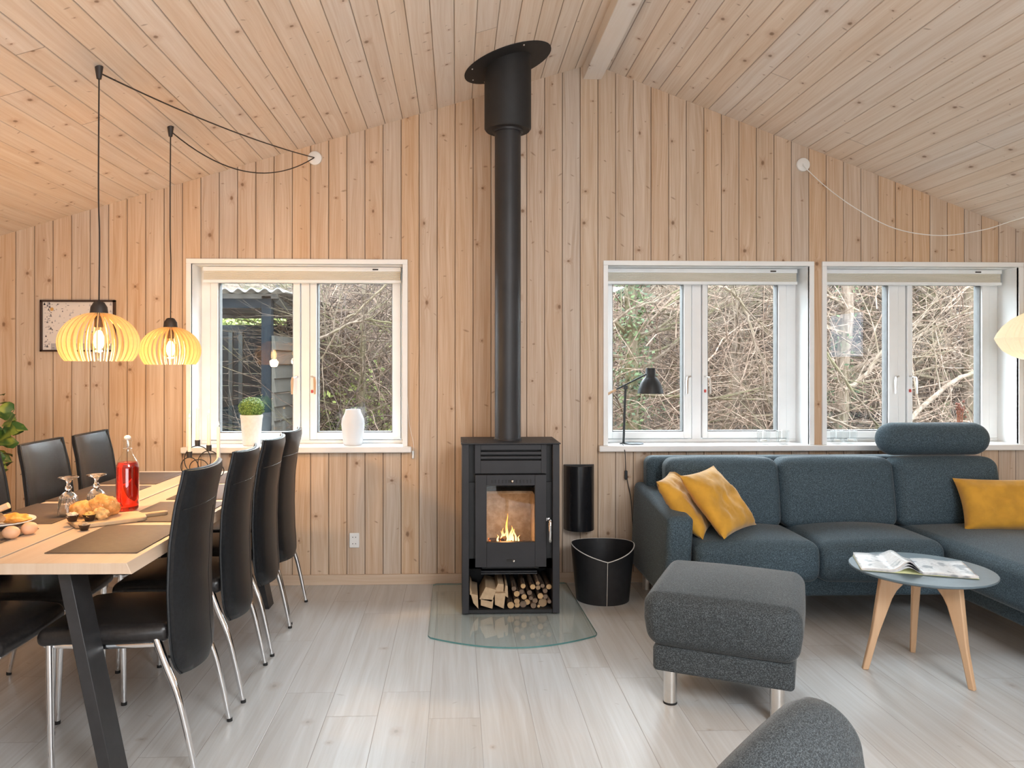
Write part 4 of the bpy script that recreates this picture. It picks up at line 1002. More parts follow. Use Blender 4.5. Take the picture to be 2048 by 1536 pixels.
# glass hearth plate
m = MB(); pts = []
a0 = gd(858, 1278); a1 = gd(1197, 1275); hx0, hx1 = -0.140, 0.706
yb = 4.62; yf = a0.y
for i in range(25):
    t = i / 24; x = hx0 + .012 + (hx1 - hx0 - .024) * t; pts.append((x, yf - 0.145 * math.sin(PI * t) ** .9 + .002))
pts += [(hx1, yf + .03), (hx1 - .028, yb - .01), (hx1 - .04, yb), (hx0 + .02, yb), (hx0, yb - .02), (hx0, yf + .03)]
ctr = ((hx0 + hx1) / 2, 4.1); pl_ = [(x - ctr[0], y - ctr[1]) for x, y in pts]; n = len(pl_)
m.add([(x, y, 0.0085) for x, y in pl_] + [(x, y, 0.0006) for x, y in pl_], [tuple(range(n)), tuple(range(2 * n - 1, n - 1, -1))])
m.mi = 1; m.add([(x, y, 0.0085) for x, y in pl_] + [(x, y, 0.0006) for x, y in pl_], [(i, n + i, n + (i + 1) % n, (i + 1) % n) for i in range(n)])
te = NT('green_glass_edge'); te.pbr((0.10, 0.24, 0.235), 0.15, 0, None, .6)
o = m.build('hearth_plate', [clearglass('hearth_glass', (0.945, 0.972, 0.966), 1.5, 0.01, 1.15), te.mat], flat=True, weld=False); o.location = (ctr[0], ctr[1], 0.0002); tag(o, 'clear glass hearth plate with curved green front edge under the stove', 'hearth plate')

# firewood in the lower compartment
barkm = NT('log_bark'); v = barkm.obj(); nn = barkm.noise(v, 60, 4); barkm.pbr(barkm.mix(nn, (0.06, 0.035, 0.022), (0.22, 0.14, 0.09)), .9, 0, barkm.bump(nn, .8, .006))
endm = NT('log_end_grain'); v = endm.obj(); d_ = endm.n('ShaderNodeVectorMath', operation='LENGTH'); endm.set(d_.inputs[0], endm.map(v, (1, 0, 1))); rg = endm.m('SINE', endm.m('MULTIPLY', d_.outputs['Value'], 1400)); oi = endm.n('ShaderNodeObjectInfo').outputs['Random']
cc = endm.mix(endm.rng(oi, .35, .6), (0.52, 0.34, 0.17), (0.15, 0.105, 0.075)); endm.pbr(endm.mix(endm.m('MULTIPLY', endm.m('ADD', rg, 1), .15), cc, (0.2, 0.12, 0.07)), .8)
splitm = NT('split_wood'); v = splitm.obj(); nn = splitm.noise(splitm.map(v, (40, 6, 40)), 1, 4); splitm.pbr(splitm.mix(nn, (0.36, 0.24, 0.14), (0.62, 0.46, 0.30)), .85, 0, splitm.bump(nn, .6, .004))
def wp(zx, zy_):   # zoomed compartment picture to stove-local x, z
    px = 930 + zx / 10.24; py = 1130 + zy_ / 10.24; q = at(px, py, SY + 0.03); return q.x, q.z
sticks = [(1490,370,42),(1390,455,56),(1500,470,50),(1590,430,44),(1725,460,56),(1640,525,50),(1160,560,52),(1215,670,58),(1325,580,52),(1060,735,60),(1350,680,44),(1280,780,62),(1435,735,56),(1545,640,62),(1650,660,50),(1600,795,92),(1725,745,42),(1400,865,60),(1510,920,32),(935,825,72),(1195,880,72),(1070,945,56),(1060,590,62),(1000,480,50),(1190,430,52)]
rnd = random.Random(9); fl_ = 0.0275
for i, (zx, zz, rr) in enumerate(sticks):
    x, z = wp(zx, zz); r_ = rr / 10.24 / 372 * 0.98; L_ = rnd.uniform(.24, .27); z = max(z, fl_ + r_ + .001)
    m = MB(); k = 12; a_ = rnd.uniform(-.04, .04)
    m.tube([(0, 0, 0), (a_ * .3 * L_, L_ * .5, 0), (a_ * L_ * .4, L_, 0)], [r_, r_ * 1.02, r_ * .95], k, caps=False)
    m.mi = 1; m.add([(r_ * math.cos(2 * PI * j / k), 0, r_ * math.sin(2 * PI * j / k)) for j in range(k)], [tuple(range(k))])
    o = m.build('firewood_stick', [barkm.mat, endm.mat], ang=50); o.location = (x, SY + 0.022 + rnd.uniform(0, .03), z)
    tag(o, 'round thin firewood stick, cut end facing out, in the stack under the stove', 'firewood', 'round sticks under the stove')
splits = [([(320, 760), (585, 775), (560, 970), (320, 900)], 'split log at the bottom left, second from the left side of the stove'), ([(605, 665), (830, 660), (795, 980), (610, 900)], 'square pale split log at the bottom centre of the wood stack'),
          ([(290, 690), (420, 440), (640, 500), (550, 750)], 'big split log tilted on top of the left part of the stack'), ([(110, 640), (260, 680), (275, 960), (170, 840)], 'narrow split log against the left side panel'),
          ([(610, 560), (680, 400), (800, 420), (790, 640)], 'dark split log set back above the square pale one'), ([(800, 640), (835, 430), (880, 460), (890, 700)], 'thin dark splinter log between the splits and the sticks'), ([(80, 440), (145, 560), (120, 600), (78, 600)], 'pale split sliver poking out at the far left')]
for i, (P, lab) in enumerate(splits):
    pts = [wp(*q) for q in P]; cx = sum(p[0] for p in pts) / 4; cz = sum(p[1] for p in pts) / 4; mz = min(p[1] for p in pts); lift = max(0, fl_ + .0015 - mz)
    yo = SY + (0.02 if i not in (4, 5) else .05)
    m = MB(); L_ = .25; n = 4; q = [(max(p[0] - cx, SX - .222 - cx), p[1] - cz) for p in pts]
    m.add([(a, 0, b) for a, b in q] + [(a * .95 + .004, L_, b * .95) for a, b in q], [(0, 1, 2, 3), (7, 6, 5, 4)] + [(j, (j + 1) % 4, 4 + (j + 1) % 4, 4 + j) for j in range(4)])
    o = m.build('split_log', splitm.mat, bevel=.002); o.location = (cx, yo, cz + lift); tag(o, lab, 'firewood', 'split logs under the stove')

# wall-hung half-round tool holder and leather log bin
c = at(1160, 1001, 4.6); a = at(1129, 935, 4.52); b = at(1191, 1066, 4.52); r_ = (b.x - a.x) / 2
e = empty('tool_holder', (c.x, WY, b.z), 0, 'black half-round metal container hung on the wall right of the stove', 'container')
m = MB(); P = []; H_ = a.z - b.z; n = 20
for j in range(n + 1):
    q = PI + PI * j / n; P.append((r_ * math.cos(q), -0.006 + r_ * 1.05 * math.sin(q)))
m.add([(x, y, 0) for x, y in P] + [(x, y, H_) for x, y in P] , [(j, j + 1, n + 2 + j, n + 1 + j) for j in range(n)] + [tuple(range(n, -1, -1))])
m.add([(x * .96, y * .96, H_) for x, y in P] + [(x, y, H_) for x, y in P] + [(x * .96, y * .96, 0.02) for x, y in P], [(j, n + 1 + j, n + 2 + j, j + 1) for j in range(n)] + [(j + 1, 2 * n + 3 + j, 2 * n + 2 + j, j) for j in range(n)])
m.build('shell', plain('gloss_black_metal', (0.012, 0.012, 0.014), 0.22, var=.05), e, ang=50, weld=False)
m = MB(); m.box(-r_, r_, -0.008, -0.001, 0, H_ + .002); m.build('back_plate', M['blacksteel'], e)

bc = gd(1203, 1213); bc = Vector((bc.x * (bc.y + .140) / bc.y + .006, bc.y + .140, 0)); e = empty('log_bin', (bc.x, bc.y, 0.0005), 0, 'round black leather log bin with white seam stitching, between stove and sofa', 'bin')
def top(q):   # rim dips in a V at the seam facing the camera
    d = abs(((q - 1.5 * PI + PI) % (2 * PI)) - PI) / (PI / 2)
    return 0.312 - 0.062 * max(0, 1 - d) ** 1.15 + 0.010 * math.cos(q) ** 2
m = MB(); n = 72; k = 8
def binp(j, t, off=0):
    q = 2 * PI * j / n; z = top(q) * t; rr = (0.152 + 0.033 * (z / .34) ** 1.0) + off; return Vector((rr * 1.0 * math.cos(q), rr * .92 * math.sin(q), z))
V = [binp(j, i / k) for i in range(k + 1) for j in range(n)] + [binp(j, 1 - i / k * .97, -.005) for i in range(k + 1) for j in range(n)]
rows = 2 * k + 2; m.add(V, [(i * n + j, i * n + (j + 1) % n, (i + 1) * n + (j + 1) % n, (i + 1) * n + j) for i in range(rows - 1) for j in range(n)] + [tuple(range(n - 1, -1, -1)), tuple((rows - 1) * n + j for j in range(n))])
m.build('leather_shell', plain('black_bonded_leather', (0.016, 0.016, 0.018), .42, var=.15, bump=.1, bs=300), e, ang=60)
stm = plain('white_thread', (0.6, 0.58, 0.55), .7); m = MB()
m.loop([binp(j, 1.0, -.002) + Vector((0, 0, -.001)) for j in range(n)], .0028, 6); js = int(n * .75)
m.tube([binp(js, 1 - i / 10, .0008) + Vector((-.003, 0, 0)) for i in range(11)], .0016, 5); m.build('stitching', stm, e)
# ================================================================ corner sofa
so = empty('corner_sofa', (1.2, 3.9, 0), 0, 'petrol-grey corner sofa with chaise and roll headrest under the right-hand windows', 'sofa'); O = so.location.copy()
F_ = M['sofa']
def P_(name, parent, c, h, r, crown=(0, 0, 0), warp=None, mat=None, k=5, m_=7, Mx=None):
    m = MB(); m.rbox(c, h, r, crown, k, m_, warp=warp, M=Mx); return m.build(name, mat or F_, parent, org=O, ang=80)
def armwarp(p):
    # p relative to the armrest centre: top slopes down to the front with a soft curve
    if p.z > 0:
        t = (p.y + 0.39) / 0.78; dz = -0.075 + 0.075 * (t ** 0.8 if t > 0 else 0); p.z += dz * (p.z / 0.26)
    p.x += 0.012 * (p.z / 0.26)
    return p
P_('armrest', so, (1.147, 4.195, 0.385), (0.068, 0.39, 0.255), 0.035, warp=armwarp)
P_('back_frame', so, (2.14, 4.50, 0.47), (1.00, 0.075, 0.335), 0.05, (0, 0, 0))
P_('base', so, (1.93, 4.20, 0.19), (0.72, 0.33, 0.052), 0.02)
P_('chaise_base', so, (2.955, 3.55, 0.19), (0.335, 0.90, 0.052), 0.02)
def seatwarp(p):
    if p.y < 0: p.y -= 0.018 * (1 - (p.z / 0.105) ** 2) ; 
    return p
P_('seat_cushion', so, (1.545, 4.06, 0.338), (0.322, 0.285, 0.104), 0.05, (0.0, 0.0, 0.032), seatwarp)
P_('seat_cushion', so, (2.195, 4.06, 0.338), (0.325, 0.285, 0.104), 0.05, (0.0, 0.0, 0.032), seatwarp)
P_('chaise_cushion', so, (2.925, 3.48, 0.338), (0.395, 0.91, 0.104), 0.05, (0.0, 0.0, 0.030))
def lean(p):
    p.y += 0.16 * (p.z + 0.19); return p
for x0, x1 in ((1.200, 1.845), (1.850, 2.515), (2.520, 3.135)):
    P_('back_cushion', so, ((x0 + x1) / 2, 4.24, 0.622), ((x1 - x0) / 2 , 0.082, 0.192), 0.055, (0.006, 0.032, 0.012), lean)
m = MB(); m.rbox((2.815, 4.35, 0.917), (0.330, 0.096, 0.096), 0.0955, (0, 0, 0), 8, 5); m.build('headrest', F_, so, org=O, ang=80)
for x, y in ((1.15, 4.50), (1.15, 3.90), (3.08, 4.5), (2.70, 2.75), (3.2, 2.75), (2.1, 4.45)):
    m = MB(); m.tube([(x, y, 0), (x, y, 0.140)], 0.024, 20); l_ = m.build('leg', M['satin'], so, org=O)
# piping seam lines on the seat cushion fronts
m = MB()
for x0, x1 in ((1.25, 1.845), (1.895, 2.495)): m.tube([(x0 + (x1 - x0) * i / 8, 3.758, 0.335) for i in range(9)], 0.002, 5)

# ================================================================ ottoman
ot = empty('footstool', (1.136, 3.094, 0), R(-26.0), 'charcoal-grey upholstered footstool on chrome cylinder legs in front of the sofa', 'footstool')
m = MB(); m.rbox((0, -0.0, 0.187), (0.262, 0.272, 0.052), 0.018, k=3); m.build('base', M['ottoman'], ot, ang=70)
def otw(p):
    p.z += 0.0; s_ = 1 - 0.05 * max(0, -p.z / 0.11)
    p.x *= s_; p.y *= s_; return p
m = MB(); m.rbox((-0.003, 0, 0.343), (0.292, 0.306, 0.106), 0.052, (0.006, 0.006, 0.022), 6, 8, warp=otw); cu = m.build('cushion', M['ottoman'], ot, ang=80)
for x in (-.2, .2):
    for y in (-.228, .228):
        m = MB(); m.tube([(x, y, 0.004), (x, y, 0.136)], 0.0265, 28); l_ = m.build('leg', M['satin'], ot)
        m = MB(); m.tube([(x, y, 0), (x, y, 0.008)], 0.0275, 24); m.build('foot_pad', M['rubber'], l_)

# ================================================================ armchair at the lower right edge
ac = empty('armchair', (0.600, 1.400, 0), R(47), 'dark grey upholstered armchair, only its rounded corner showing at the bottom edge', 'armchair')
def acw(p):
    p.y *= 1 + 0.5 * max(0, 0.25 - p.z) * 0.6; p.y += -0.16 * (0.25 - p.z) * 0.6
    if p.x > 0.18: p.z -= 1.5 * (p.x - 0.18) ** 2 * (1 if p.z > 0 else 0)
    return p
m = MB(); m.rbox((0.0, 0, 0.38), (0.33, 0.078, 0.255), 0.075, (0.01, 0.012, 0.02), 7, 8, warp=acw); m.build('backrest', M['ottoman'], ac, ang=80)
m = MB(); m.rbox((0, -0.40, 0.30), (0.30, 0.30, 0.09), 0.04, (0, 0, .02)); m.build('seat', M['ottoman'], ac, ang=80)
for x in (-.27, .27):
    for y in (-.62, -.05):
        m = MB(); m.tube([(x * .9, y, 0), (x * .9, y, 0.22)], [0.014, 0.02], 14); m.build('leg', M['satin'], ac)

# ================================================================ coffee table with an open magazine
tc = Vector((2.043, 3.232, 0)); ct = empty('coffee_table', tc, 0, 'round slate-blue coffee table on three splayed oak legs', 'table')
m = MB(); m.lathe([(0, 0.440), (0.255, 0.440), (0.286, 0.452), (0.287, 0.457), (0.285, 0.460), (0, 0.460)], 64); m.build('table_top', M['tabletop'], ct, ang=30)
m = MB(); m.lathe([(0, 0.432), (0.17, 0.432), (0.17, 0.4395), (0, 0.4395)], 32); m.build('under_ring', M['oak'], ct)
for fx, fy in ((1.818, 3.278), (2.150, 3.465), (2.147, 3.051)):
    f = Vector((fx, fy, 0)) - Vector((tc.x, tc.y, 0)); d = f.normalized(); tp = d * 0.125
    m = MB(); k = 12; V = []; sd = Vector((-d.y, d.x, 0))
    for i in range(k + 1):
        t = i / k; z = 0.432 * (1 - t); c = tp.lerp(f, t); w_ = 0.013 + 0.022 * max(0, 1 - t * 1.6) ** 1.0 + 0.006 * (1 - t); th = 0.0115 + 0.006 * (1 - t)
        inn = c - d * (w_ * (1 + 1.2 * max(0, 1 - t * 5))); out = c + d * w_
        for a, s in ((inn, -1), (out, -1), (out, 1), (inn, 1)): V.append((a.x + sd.x * th * s, a.y + sd.y * th * s, z))
    m.add(V, [(i * 4 + j, i * 4 + (j + 1) % 4, i * 4 + 4 + (j + 1) % 4, i * 4 + 4 + j) for i in range(k) for j in range(4)] + [(3, 2, 1, 0), (k * 4, k * 4 + 1, k * 4 + 2, k * 4 + 3)])
    m.build('leg', M['oak'], ct, bevel=0.005, seg=3)
mg = NT('magazine_page'); v = mg.uv(); n1 = mg.noise(v, 2.2, 4, .6); n2 = mg.noise(mg.map(v, (6, 60, 1)), 1, 1); U_, V_, _ = mg.sep(v)
pic = mg.mix(mg.rng(n1, .42, .60), (0.30, 0.33, 0.36), (0.76, 0.76, 0.76)); pm = mg.m('MULTIPLY', mg.rng(mg.noise(v, 1.6, 1), .46, .50), 1.0)
txt = mg.mix(mg.rng(n2, .52, .58), (0.76, 0.77, 0.78), (0.5, 0.51, 0.52)); mg.pbr(mg.mix(pm, pic, txt), .3)
e = empty('open_magazine', (tc.x - 0.015, tc.y + 0.01, 0.4605), R(-21), 'open glossy magazine with curling pages on the slate-blue coffee table', 'magazine')
ph = 0.27
def page(x0, x1, hf, zoff):
    return lambda u, v: Vector((x0 + (x1 - x0) * u, (v - .5) * ph + 0.02 * (x0 + (x1 - x0) * u), zoff + hf(u, v)))
Lf = lambda u, v: 0.004 + 0.040 * 1.25 * math.exp(-((u - 0.78 + .10 * v) / 0.16) ** 2) * (1 - .35 * v) + 0.020 * max(0, v - .5) * (1 - u) + .004 * math.sin(u * 6)
Rf = lambda u, v: 0.004 + 0.006 * math.exp(-((u - 0.3) / 0.25) ** 2) + 0.018 * max(0, u - .7)
for nm, a_, b_, fn in (('left_page', -0.235, 0.0, Lf), ('right_page', 0.0, 0.205, Rf)):
    for k in range(3):
        m = MB(); m.grid(page(a_, b_ - 0.003 * k * (1 if b_ > 0 else -1) * 0, lambda u, v, k=k, fn=fn: fn(u, v) * (1 - .22 * k) - .0012 * k + .002 , 0), 24, 8)
        o = m.build('page', mg.mat, e, uvf=lambda p, s=(3.1 if a_ < 0 else 7.3): (p.x * 9 + s, p.y * 9), ang=80, weld=False)
        sm = o.modifiers.new('thickness', 'SOLIDIFY'); sm.thickness = 0.0006; sm.offset = -1
m = MB(); m.grid(page(-0.237, 0.207, lambda u, v: 0.0, 0.0012), 10, 2); o = m.build('cover', plain('magazine_cover', (0.62, 0.64, 0.36), .35, var=.2, scale=12), e, weld=False); sm = o.modifiers.new('thickness', 'SOLIDIFY'); sm.thickness = 0.0008; sm.offset = 1

# ================================================================ mustard cushions
def pillow(lab, c, a, b, th, seed):
    a = Vector(a); b = Vector(b); A = a.length / 2; B = b.length / 2; ax = a.normalized(); bx_ = (b - ax * b.dot(ax)).normalized(); n_ = ax.cross(bx_)
    m = MB(); n = 22
    def side(s):
        def fn(u, v):
            x = 2 * u - 1; y = 2 * v - 1; pr = max(0, (1 - x ** 4) * (1 - y ** 4)) ** 0.55
            px = 1 - 0.07 * (1 - y * y) * 1.0; py = 1 - 0.07 * (1 - x * x)
            wr = mnoise.noise(Vector((x * 1.7 + seed, y * 1.7, seed))) * .022 + abs(mnoise.noise(Vector((x * 2.6 + y * 1.5 + seed, y * 3 - x, seed * 2)))) * -.022
            return ax * (x * A * px) + bx_ * (y * B * py) + n_ * (s * (th * pr + wr * pr))
        return fn
    m.grid(side(1), n, n); m.grid(side(-1), n, n, flip=True)
    o = m.build('scatter_cushion', M['yellow'], ang=80); o.location = c
    return tag(o, lab, 'cushion', 'mustard cushions on the sofa')
c = at(1437, 1001, 4.00); pillow('mustard velvet cushion in front of the other one by the left armrest', c, (.27, .25, .02), (-.19, .16, .30), .062, 2)
c = at(1372, 1006, 4.06); pillow('mustard velvet cushion tucked behind its twin against the left armrest', c, (.17, .32, .02), (-.20, .13, .29), .058, 6)
c = at(2018, 1009, 4.02); pillow('mustard velvet cushion alone at the right end on the chaise', c, (.50, -.10, .01), (.03, .13, .27), .075, 11)

# ================================================================ desk lamp on the long sill
LY = 4.735; b0 = at(1266, 893, LY); e = empty('desk_lamp', (b0.x, LY, 0.8525), 0, 'matt black desk lamp with bell shade and wooden arm tip on the middle sill', 'lamp'); o0 = e.location
dk = plain('matt_black_lamp', (0.022, 0.025, 0.028), .45)
m = MB(); m.lathe([(0, 0), (0.067, 0), (0.067, 0.004), (0.063, 0.007), (0, 0.008)], 36); m.build('base', dk, e)
q0 = at(1247, 893, LY) - o0; q1 = at(1251, 776, LY) - o0
m = MB(); m.tube([(q0.x, 0, 0.006), (q1.x, 0, q1.z)], 0.0075, 14); m.build('pole', dk, e)
a0 = at(1212, 790, LY) - o0; a2 = at(1232, 779, LY) - o0; a1 = at(1293, 748, LY) - o0
m = MB(); m.tube([(a2.x, -.004, a2.z), (a1.x, -.004, a1.z)], 0.0052, 10); m.build('arm', dk, e)
m = MB(); m.tube([(a0.x, -.004, a0.z), (a2.x, -.004, a2.z)], [.0085, .0068], 12); m.build('arm_tip', M['oak'], e)
m = MB(); m.rbox((q1.x, -.002, q1.z + .004), (.013, .012, .012), .005); m.build('joint', dk, e)
st = at(1299, 736, LY) - o0; sb = at(1301, 787, LY) - o0; Hs = st.z - sb.z
m = MB(); m.lathe([(0, Hs), (0.028, Hs), (0.030, Hs - .004), (0.031, Hs * .66), (0.042, Hs * .60), (0.062, Hs * .42), (0.075, Hs * .2), (0.083, 0.0), (0.081, 0.0), (0.060, Hs * .4), (0.03, Hs * .6), (0, Hs * .6)], 36, (sb.x, 0, sb.z)); m.build('shade', dk, e, ang=50)
m = MB(); m.ball((sb.x, 0, sb.z + .03), .022, 14); m.build('bulb', plain('opal_bulb', (.8, .8, .78), .4), e)
pts = [at(1247, 887, LY + .02), at(1240, 884, 4.70), at(1246, 893, 4.64), at(1250, 905, 4.598), at(1251, 925, 4.61), at(1252, 945, 4.63), at(1256, 968, 4.635), at(1262, 1000, 4.635), at(1266, 1060, 4.635)]
pts[0].z = max(pts[0].z, .857); pts[1].z = .857; pts[2].z = .857
m = MB(); m.tube([p - o0 for p in smooth_path(pts, 5)], 0.0026, 6); cb = m.build('cable', dk, e)
p = at(1252, 950, 4.628) - o0; m = MB(); m.rbox(p, (.009, .007, .028), .005); m.build('cord_switch', dk, cb)

# tumblers on the sills
tum = None
for px, Y, lab in ((1527, 4.70, 'clear tumbler on the middle sill, left one of its pair'), (1565, 4.70, 'clear tumbler on the middle sill, right one of its pair'), (1674, 4.70, 'clear tumbler on the right window sill, left one of its pair'), (1701, 4.72, 'clear tumbler on the right window sill, right one of its pair')):
    p = at(px, 890, Y)
    if tum is None:
        tum = empty('tumbler', (0, 0, 0), 0, lab, 'glass', 'tumblers on the long window sill')
        m = MB(); m.lathe([(0, 0), (0.037, 0), (0.039, 0.004), (0.041, 0.085), (0.039, 0.086), (0.037, 0.018), (0, 0.015)], 28); m.build('glass', M['crystal'], tum, ang=50)
        m = MB(); m.lathe([(0, .0155), (.019, .0155), (.019, .028), (0, .028)], 20); m.build('tealight', wax, tum); t = tum
    else: t = copy_tree(tum); t['label'] = lab
    t.location = (p.x, Y, 0.8523)

# cream pendant by the right edge, its cord swagged from the wall outlet
def rit(px, py):
    d = ray(px, py); t = (RA - CAMZ) / (d[2] - RB * d[0]); return Vector((d[0] * t, d[1] * t, CAMZ + d[2] * t))
hk = rit(2082, 419); lz = at(2082, 676, hk.y).z
e = empty('pendant_lamp', (hk.x, hk.y, lz), 0, 'round cream pleated pendant lamp glowing at the right edge by the last window', 'pendant lamp'); o0 = e.location
tl = NT('pleated_shade'); 
df = tl.n('ShaderNodeBsdfDiffuse'); df.inputs[0].default_value = (.85, .83, .77, 1); ts = tl.n('ShaderNodeBsdfTranslucent'); ts.inputs[0].default_value = (.9, .84, .7, 1); mx = tl.n('ShaderNodeMixShader'); mx.inputs[0].default_value = .5
tl.t.links.new(df.outputs[0], mx.inputs[1]); tl.t.links.new(ts.outputs[0], mx.inputs[2]); tl.t.links.new(mx.outputs[0], tl.out.inputs[0])
m = MB(); n = 96; prof = [(0.035, .165), (0.08, .150), (0.14, .115), (0.185, .072), (0.212, .030), (0.225, .0), (0.212, -.030), (0.185, -.072), (0.14, -.105), (0.09, -.125)]
V = []
for r_, z in prof:
    for j in range(n): f = 1 + (.018 if j % 2 else -.018); V.append((r_ * f * math.cos(2 * PI * j / n), r_ * f * math.sin(2 * PI * j / n), z))
m.add(V, [(i * n + j, i * n + (j + 1) % n, (i + 1) * n + (j + 1) % n, (i + 1) * n + j) for i in range(len(prof) - 1) for j in range(n)]); m.build('lamp_shade', tl.mat, e, flat=True)
m = MB(); m.ball((0, 0, 0), .04, 16); m.build('bulb', emis('warm_opal_bulb', (1, .78, .45), 6), e)
l = bpy.data.lights.new('lounge_glow', 'POINT'); l.energy = 1.3; l.color = (1.0, .84, .62); l.shadow_soft_size = .05; lo = bpy.data.objects.new('lounge_glow', l); COL.objects.link(lo); lo.parent = e; lo.location = (0, 0, -.07)
pts = [at(1605, 330, WY - .022), at(1650, 372, 4.58), at(1712, 417, 4.52), at(1790, 457, 4.47), at(1880, 471, 4.42), at(1965, 460, 4.37), at(2030, 440, 4.33), hk + Vector((0, 0, -.02))]
m = MB(); m.tube([p - o0 for p in smooth_path(pts, 6)], .0028, 6); m.tube([hk - o0 + Vector((0, 0, -.02)), (0, 0, .16)], .0028, 6); m.build('cord', M['plastic'], e)
m = MB(); m.tube([hk - o0 + Vector((0, 0, .004)), hk - o0 + Vector((0, 0, -.03))], [.014, .009], 12); m.build('ceiling_hook', M['plastic'], e)
# ================================================================ outdoors
rnd = random.Random(42); GZ = -0.25
def hz(x, y):
    t = max(0, y - 10.5) / 12.0
    return GZ + 4.6 * min(1.3, t) ** 1.2 + 0.25 * mnoise.noise(Vector((x * .35, y * .35, 1.7))) * min(1, max(0, y - 6) / 3)
lit = NT('leaf_litter'); v = lit.obj(); a_ = lit.noise(v, 5.5, 5, .65); b_ = lit.noise(v, 1.1, 3); c_ = lit.vor(v, 16)
cc = lit.mix(lit.rng(a_, .38, .62), (0.018, 0.015, 0.014), (0.101, 0.074, 0.056)); cc = lit.mix(lit.m('MULTIPLY', lit.rng(b_, .48, .6), .35), cc, (0.049, 0.055, 0.017)); cc = lit.mix(lit.rng(c_, 0, .25, .6, 0), cc, (0.186, 0.156, 0.129))
lit.pbr(cc, .95, 0, lit.bump(a_, 1.0, .12), .1)
m = MB(); m.grid(lambda u, v: Vector((-14 + 34 * u, 5.0 + 22 * v, hz(-14 + 34 * u, 5.0 + 22 * v))), 90, 70)
tag(m.build('ground', lit.mat, weld=False), kind='structure')

def barkmat(name, a, b, moss=None, mossf=.5):
    t = NT(name); v = t.obj(); n1 = t.noise(t.map(v, (30, 30, 7)), 1, 4); c = t.mix(t.rng(n1, .3, .7), a, b)
    if moss: c = t.mix(t.m('MULTIPLY', t.rng(t.noise(v, 2.3, 3), .45, .6), mossf), c, moss)
    t.pbr(c, .9, 0, t.bump(n1, .6, .01), .15); return t.mat
bk1 = barkmat('beige_bark', (0.079, 0.055, 0.040), (0.156, 0.119, 0.094), (0.075, 0.066, 0.028), .35)
bk2 = barkmat('grey_brown_bark', (0.056, 0.040, 0.029), (0.127, 0.098, 0.076), (0.067, 0.069, 0.025), .5)
twm = barkmat('tan_twigs', (0.078, 0.048, 0.034), (0.199, 0.143, 0.111))
twd = barkmat('dark_twigs', (0.026, 0.019, 0.017), (0.081, 0.057, 0.045))
def branch(m, p, d, L_, r_, depth, rn, curl=.35, n=6, sides=5):
    pts = [Vector(p)]; d = Vector(d).normalized(); rs = [r_]
    for i in range(n):
        d = (d + Vector((rn.uniform(-1, 1), rn.uniform(-1, 1), rn.uniform(-.6, .9))) * curl * .35).normalized()
        pts.append(pts[-1] + d * L_ / n); rs.append(r_ * (1 - .75 * (i + 1) / n))
        if depth > 0 and i >= 1:
            for _ in range(1 + (rn.random() < .5)):
                q = (d + Vector((rn.uniform(-1, 1), rn.uniform(-1, 1), rn.uniform(-.5, .8))) * .95).normalized()
                branch(m, pts[-1], q, L_ * rn.uniform(.4, .65), rs[-1] * .6, depth - 1, rn, curl * 1.15, 5, max(3, sides - 1))
    m.tube(pts, rs, sides, caps=False)
def leaves(m, c, spread, n, s0, s1, rn, up=.2):
    for _ in range(n):
        p = Vector(c) + Vector((rn.gauss(0, spread[0]), rn.gauss(0, spread[1]), rn.gauss(0, spread[2]))); t1 = Vector((rn.uniform(-1, 1), rn.uniform(-1, 1), rn.uniform(-1, 1))).normalized(); t2 = t1.orthogonal().normalized(); s = rn.uniform(s0, s1)
        m.add([p - t1 * s, p + t2 * s * .6, p + t1 * s, p - t2 * s * .6], [(0, 1, 2, 3)])
def lf(name, a, b):
    t = NT(name); v = t.obj(); t.pbr(t.mix(t.rng(t.noise(v, 9, 2), .4, .6), a, b), .55, 0, None, .3); return t.mat
ivy = lf('ivy_leaves', (0.017, 0.033, 0.012), (0.058, 0.081, 0.029)); bright = lf('spring_leaves', (0.083, 0.115, 0.019), (0.230, 0.256, 0.070))

def X_(px, Y): return at(px, 731, Y).x
trees = [ # px, Y, radius, height, lean, bark, ivy, label
 (1268, 8.6, .085, 6.5, -.02, bk2, 2600, 'ivy-covered tree trunk outside the middle window, behind the desk lamp'),
 (1440, 10.0, .075, 7, .10, bk1, 0, 'slender leaning tree seen in the right pane of the middle window, left side'),
 (1345, 12.2, .11, 8, .03, bk1, 0, 'pale tree farther back seen through the left pane of the middle window'),
 (1530, 11.5, .09, 8, -.08, bk2, 0, 'dark tree near the right edge of the middle window'),
 (1668, 9.2, .085, 7, .05, bk1, 500, 'mossy tree at the left edge of the right-hand window'),
 (1752, 11.8, .11, 8, -.05, bk2, 0, 'grey tree behind the mullion side of the left pane, right-hand window'),
 (1850, 10.5, .10, 8, -.16, bk1, 0, 'leaning pale tree at the left of the last pane'),
 (1893, 11.0, .14, 8, -.10, bk2, 0, 'thick trunk in the middle of the last pane, farther back'),
 (1935, 9.8, .115, 8, .04, bk1, 0, 'pale trunk towards the right edge of the last pane'),
 (1975, 12.0, .16, 8, -.06, bk1, 0, 'wide pale trunk half hidden by the right-hand window frame'),
 (712, 8.4, .04, 4.6, .03, bk2, 0, 'gnarled little tree with spreading branches in the right pane beside the shed'),
 (692, 11.5, .09, 8, -.05, bk1, 700, 'slim tree behind the gnarled one, dining-side window'),
 (765, 12.5, .10, 8, .05, bk1, 500, 'tall pale tree at the right edge of the dining-side window')]
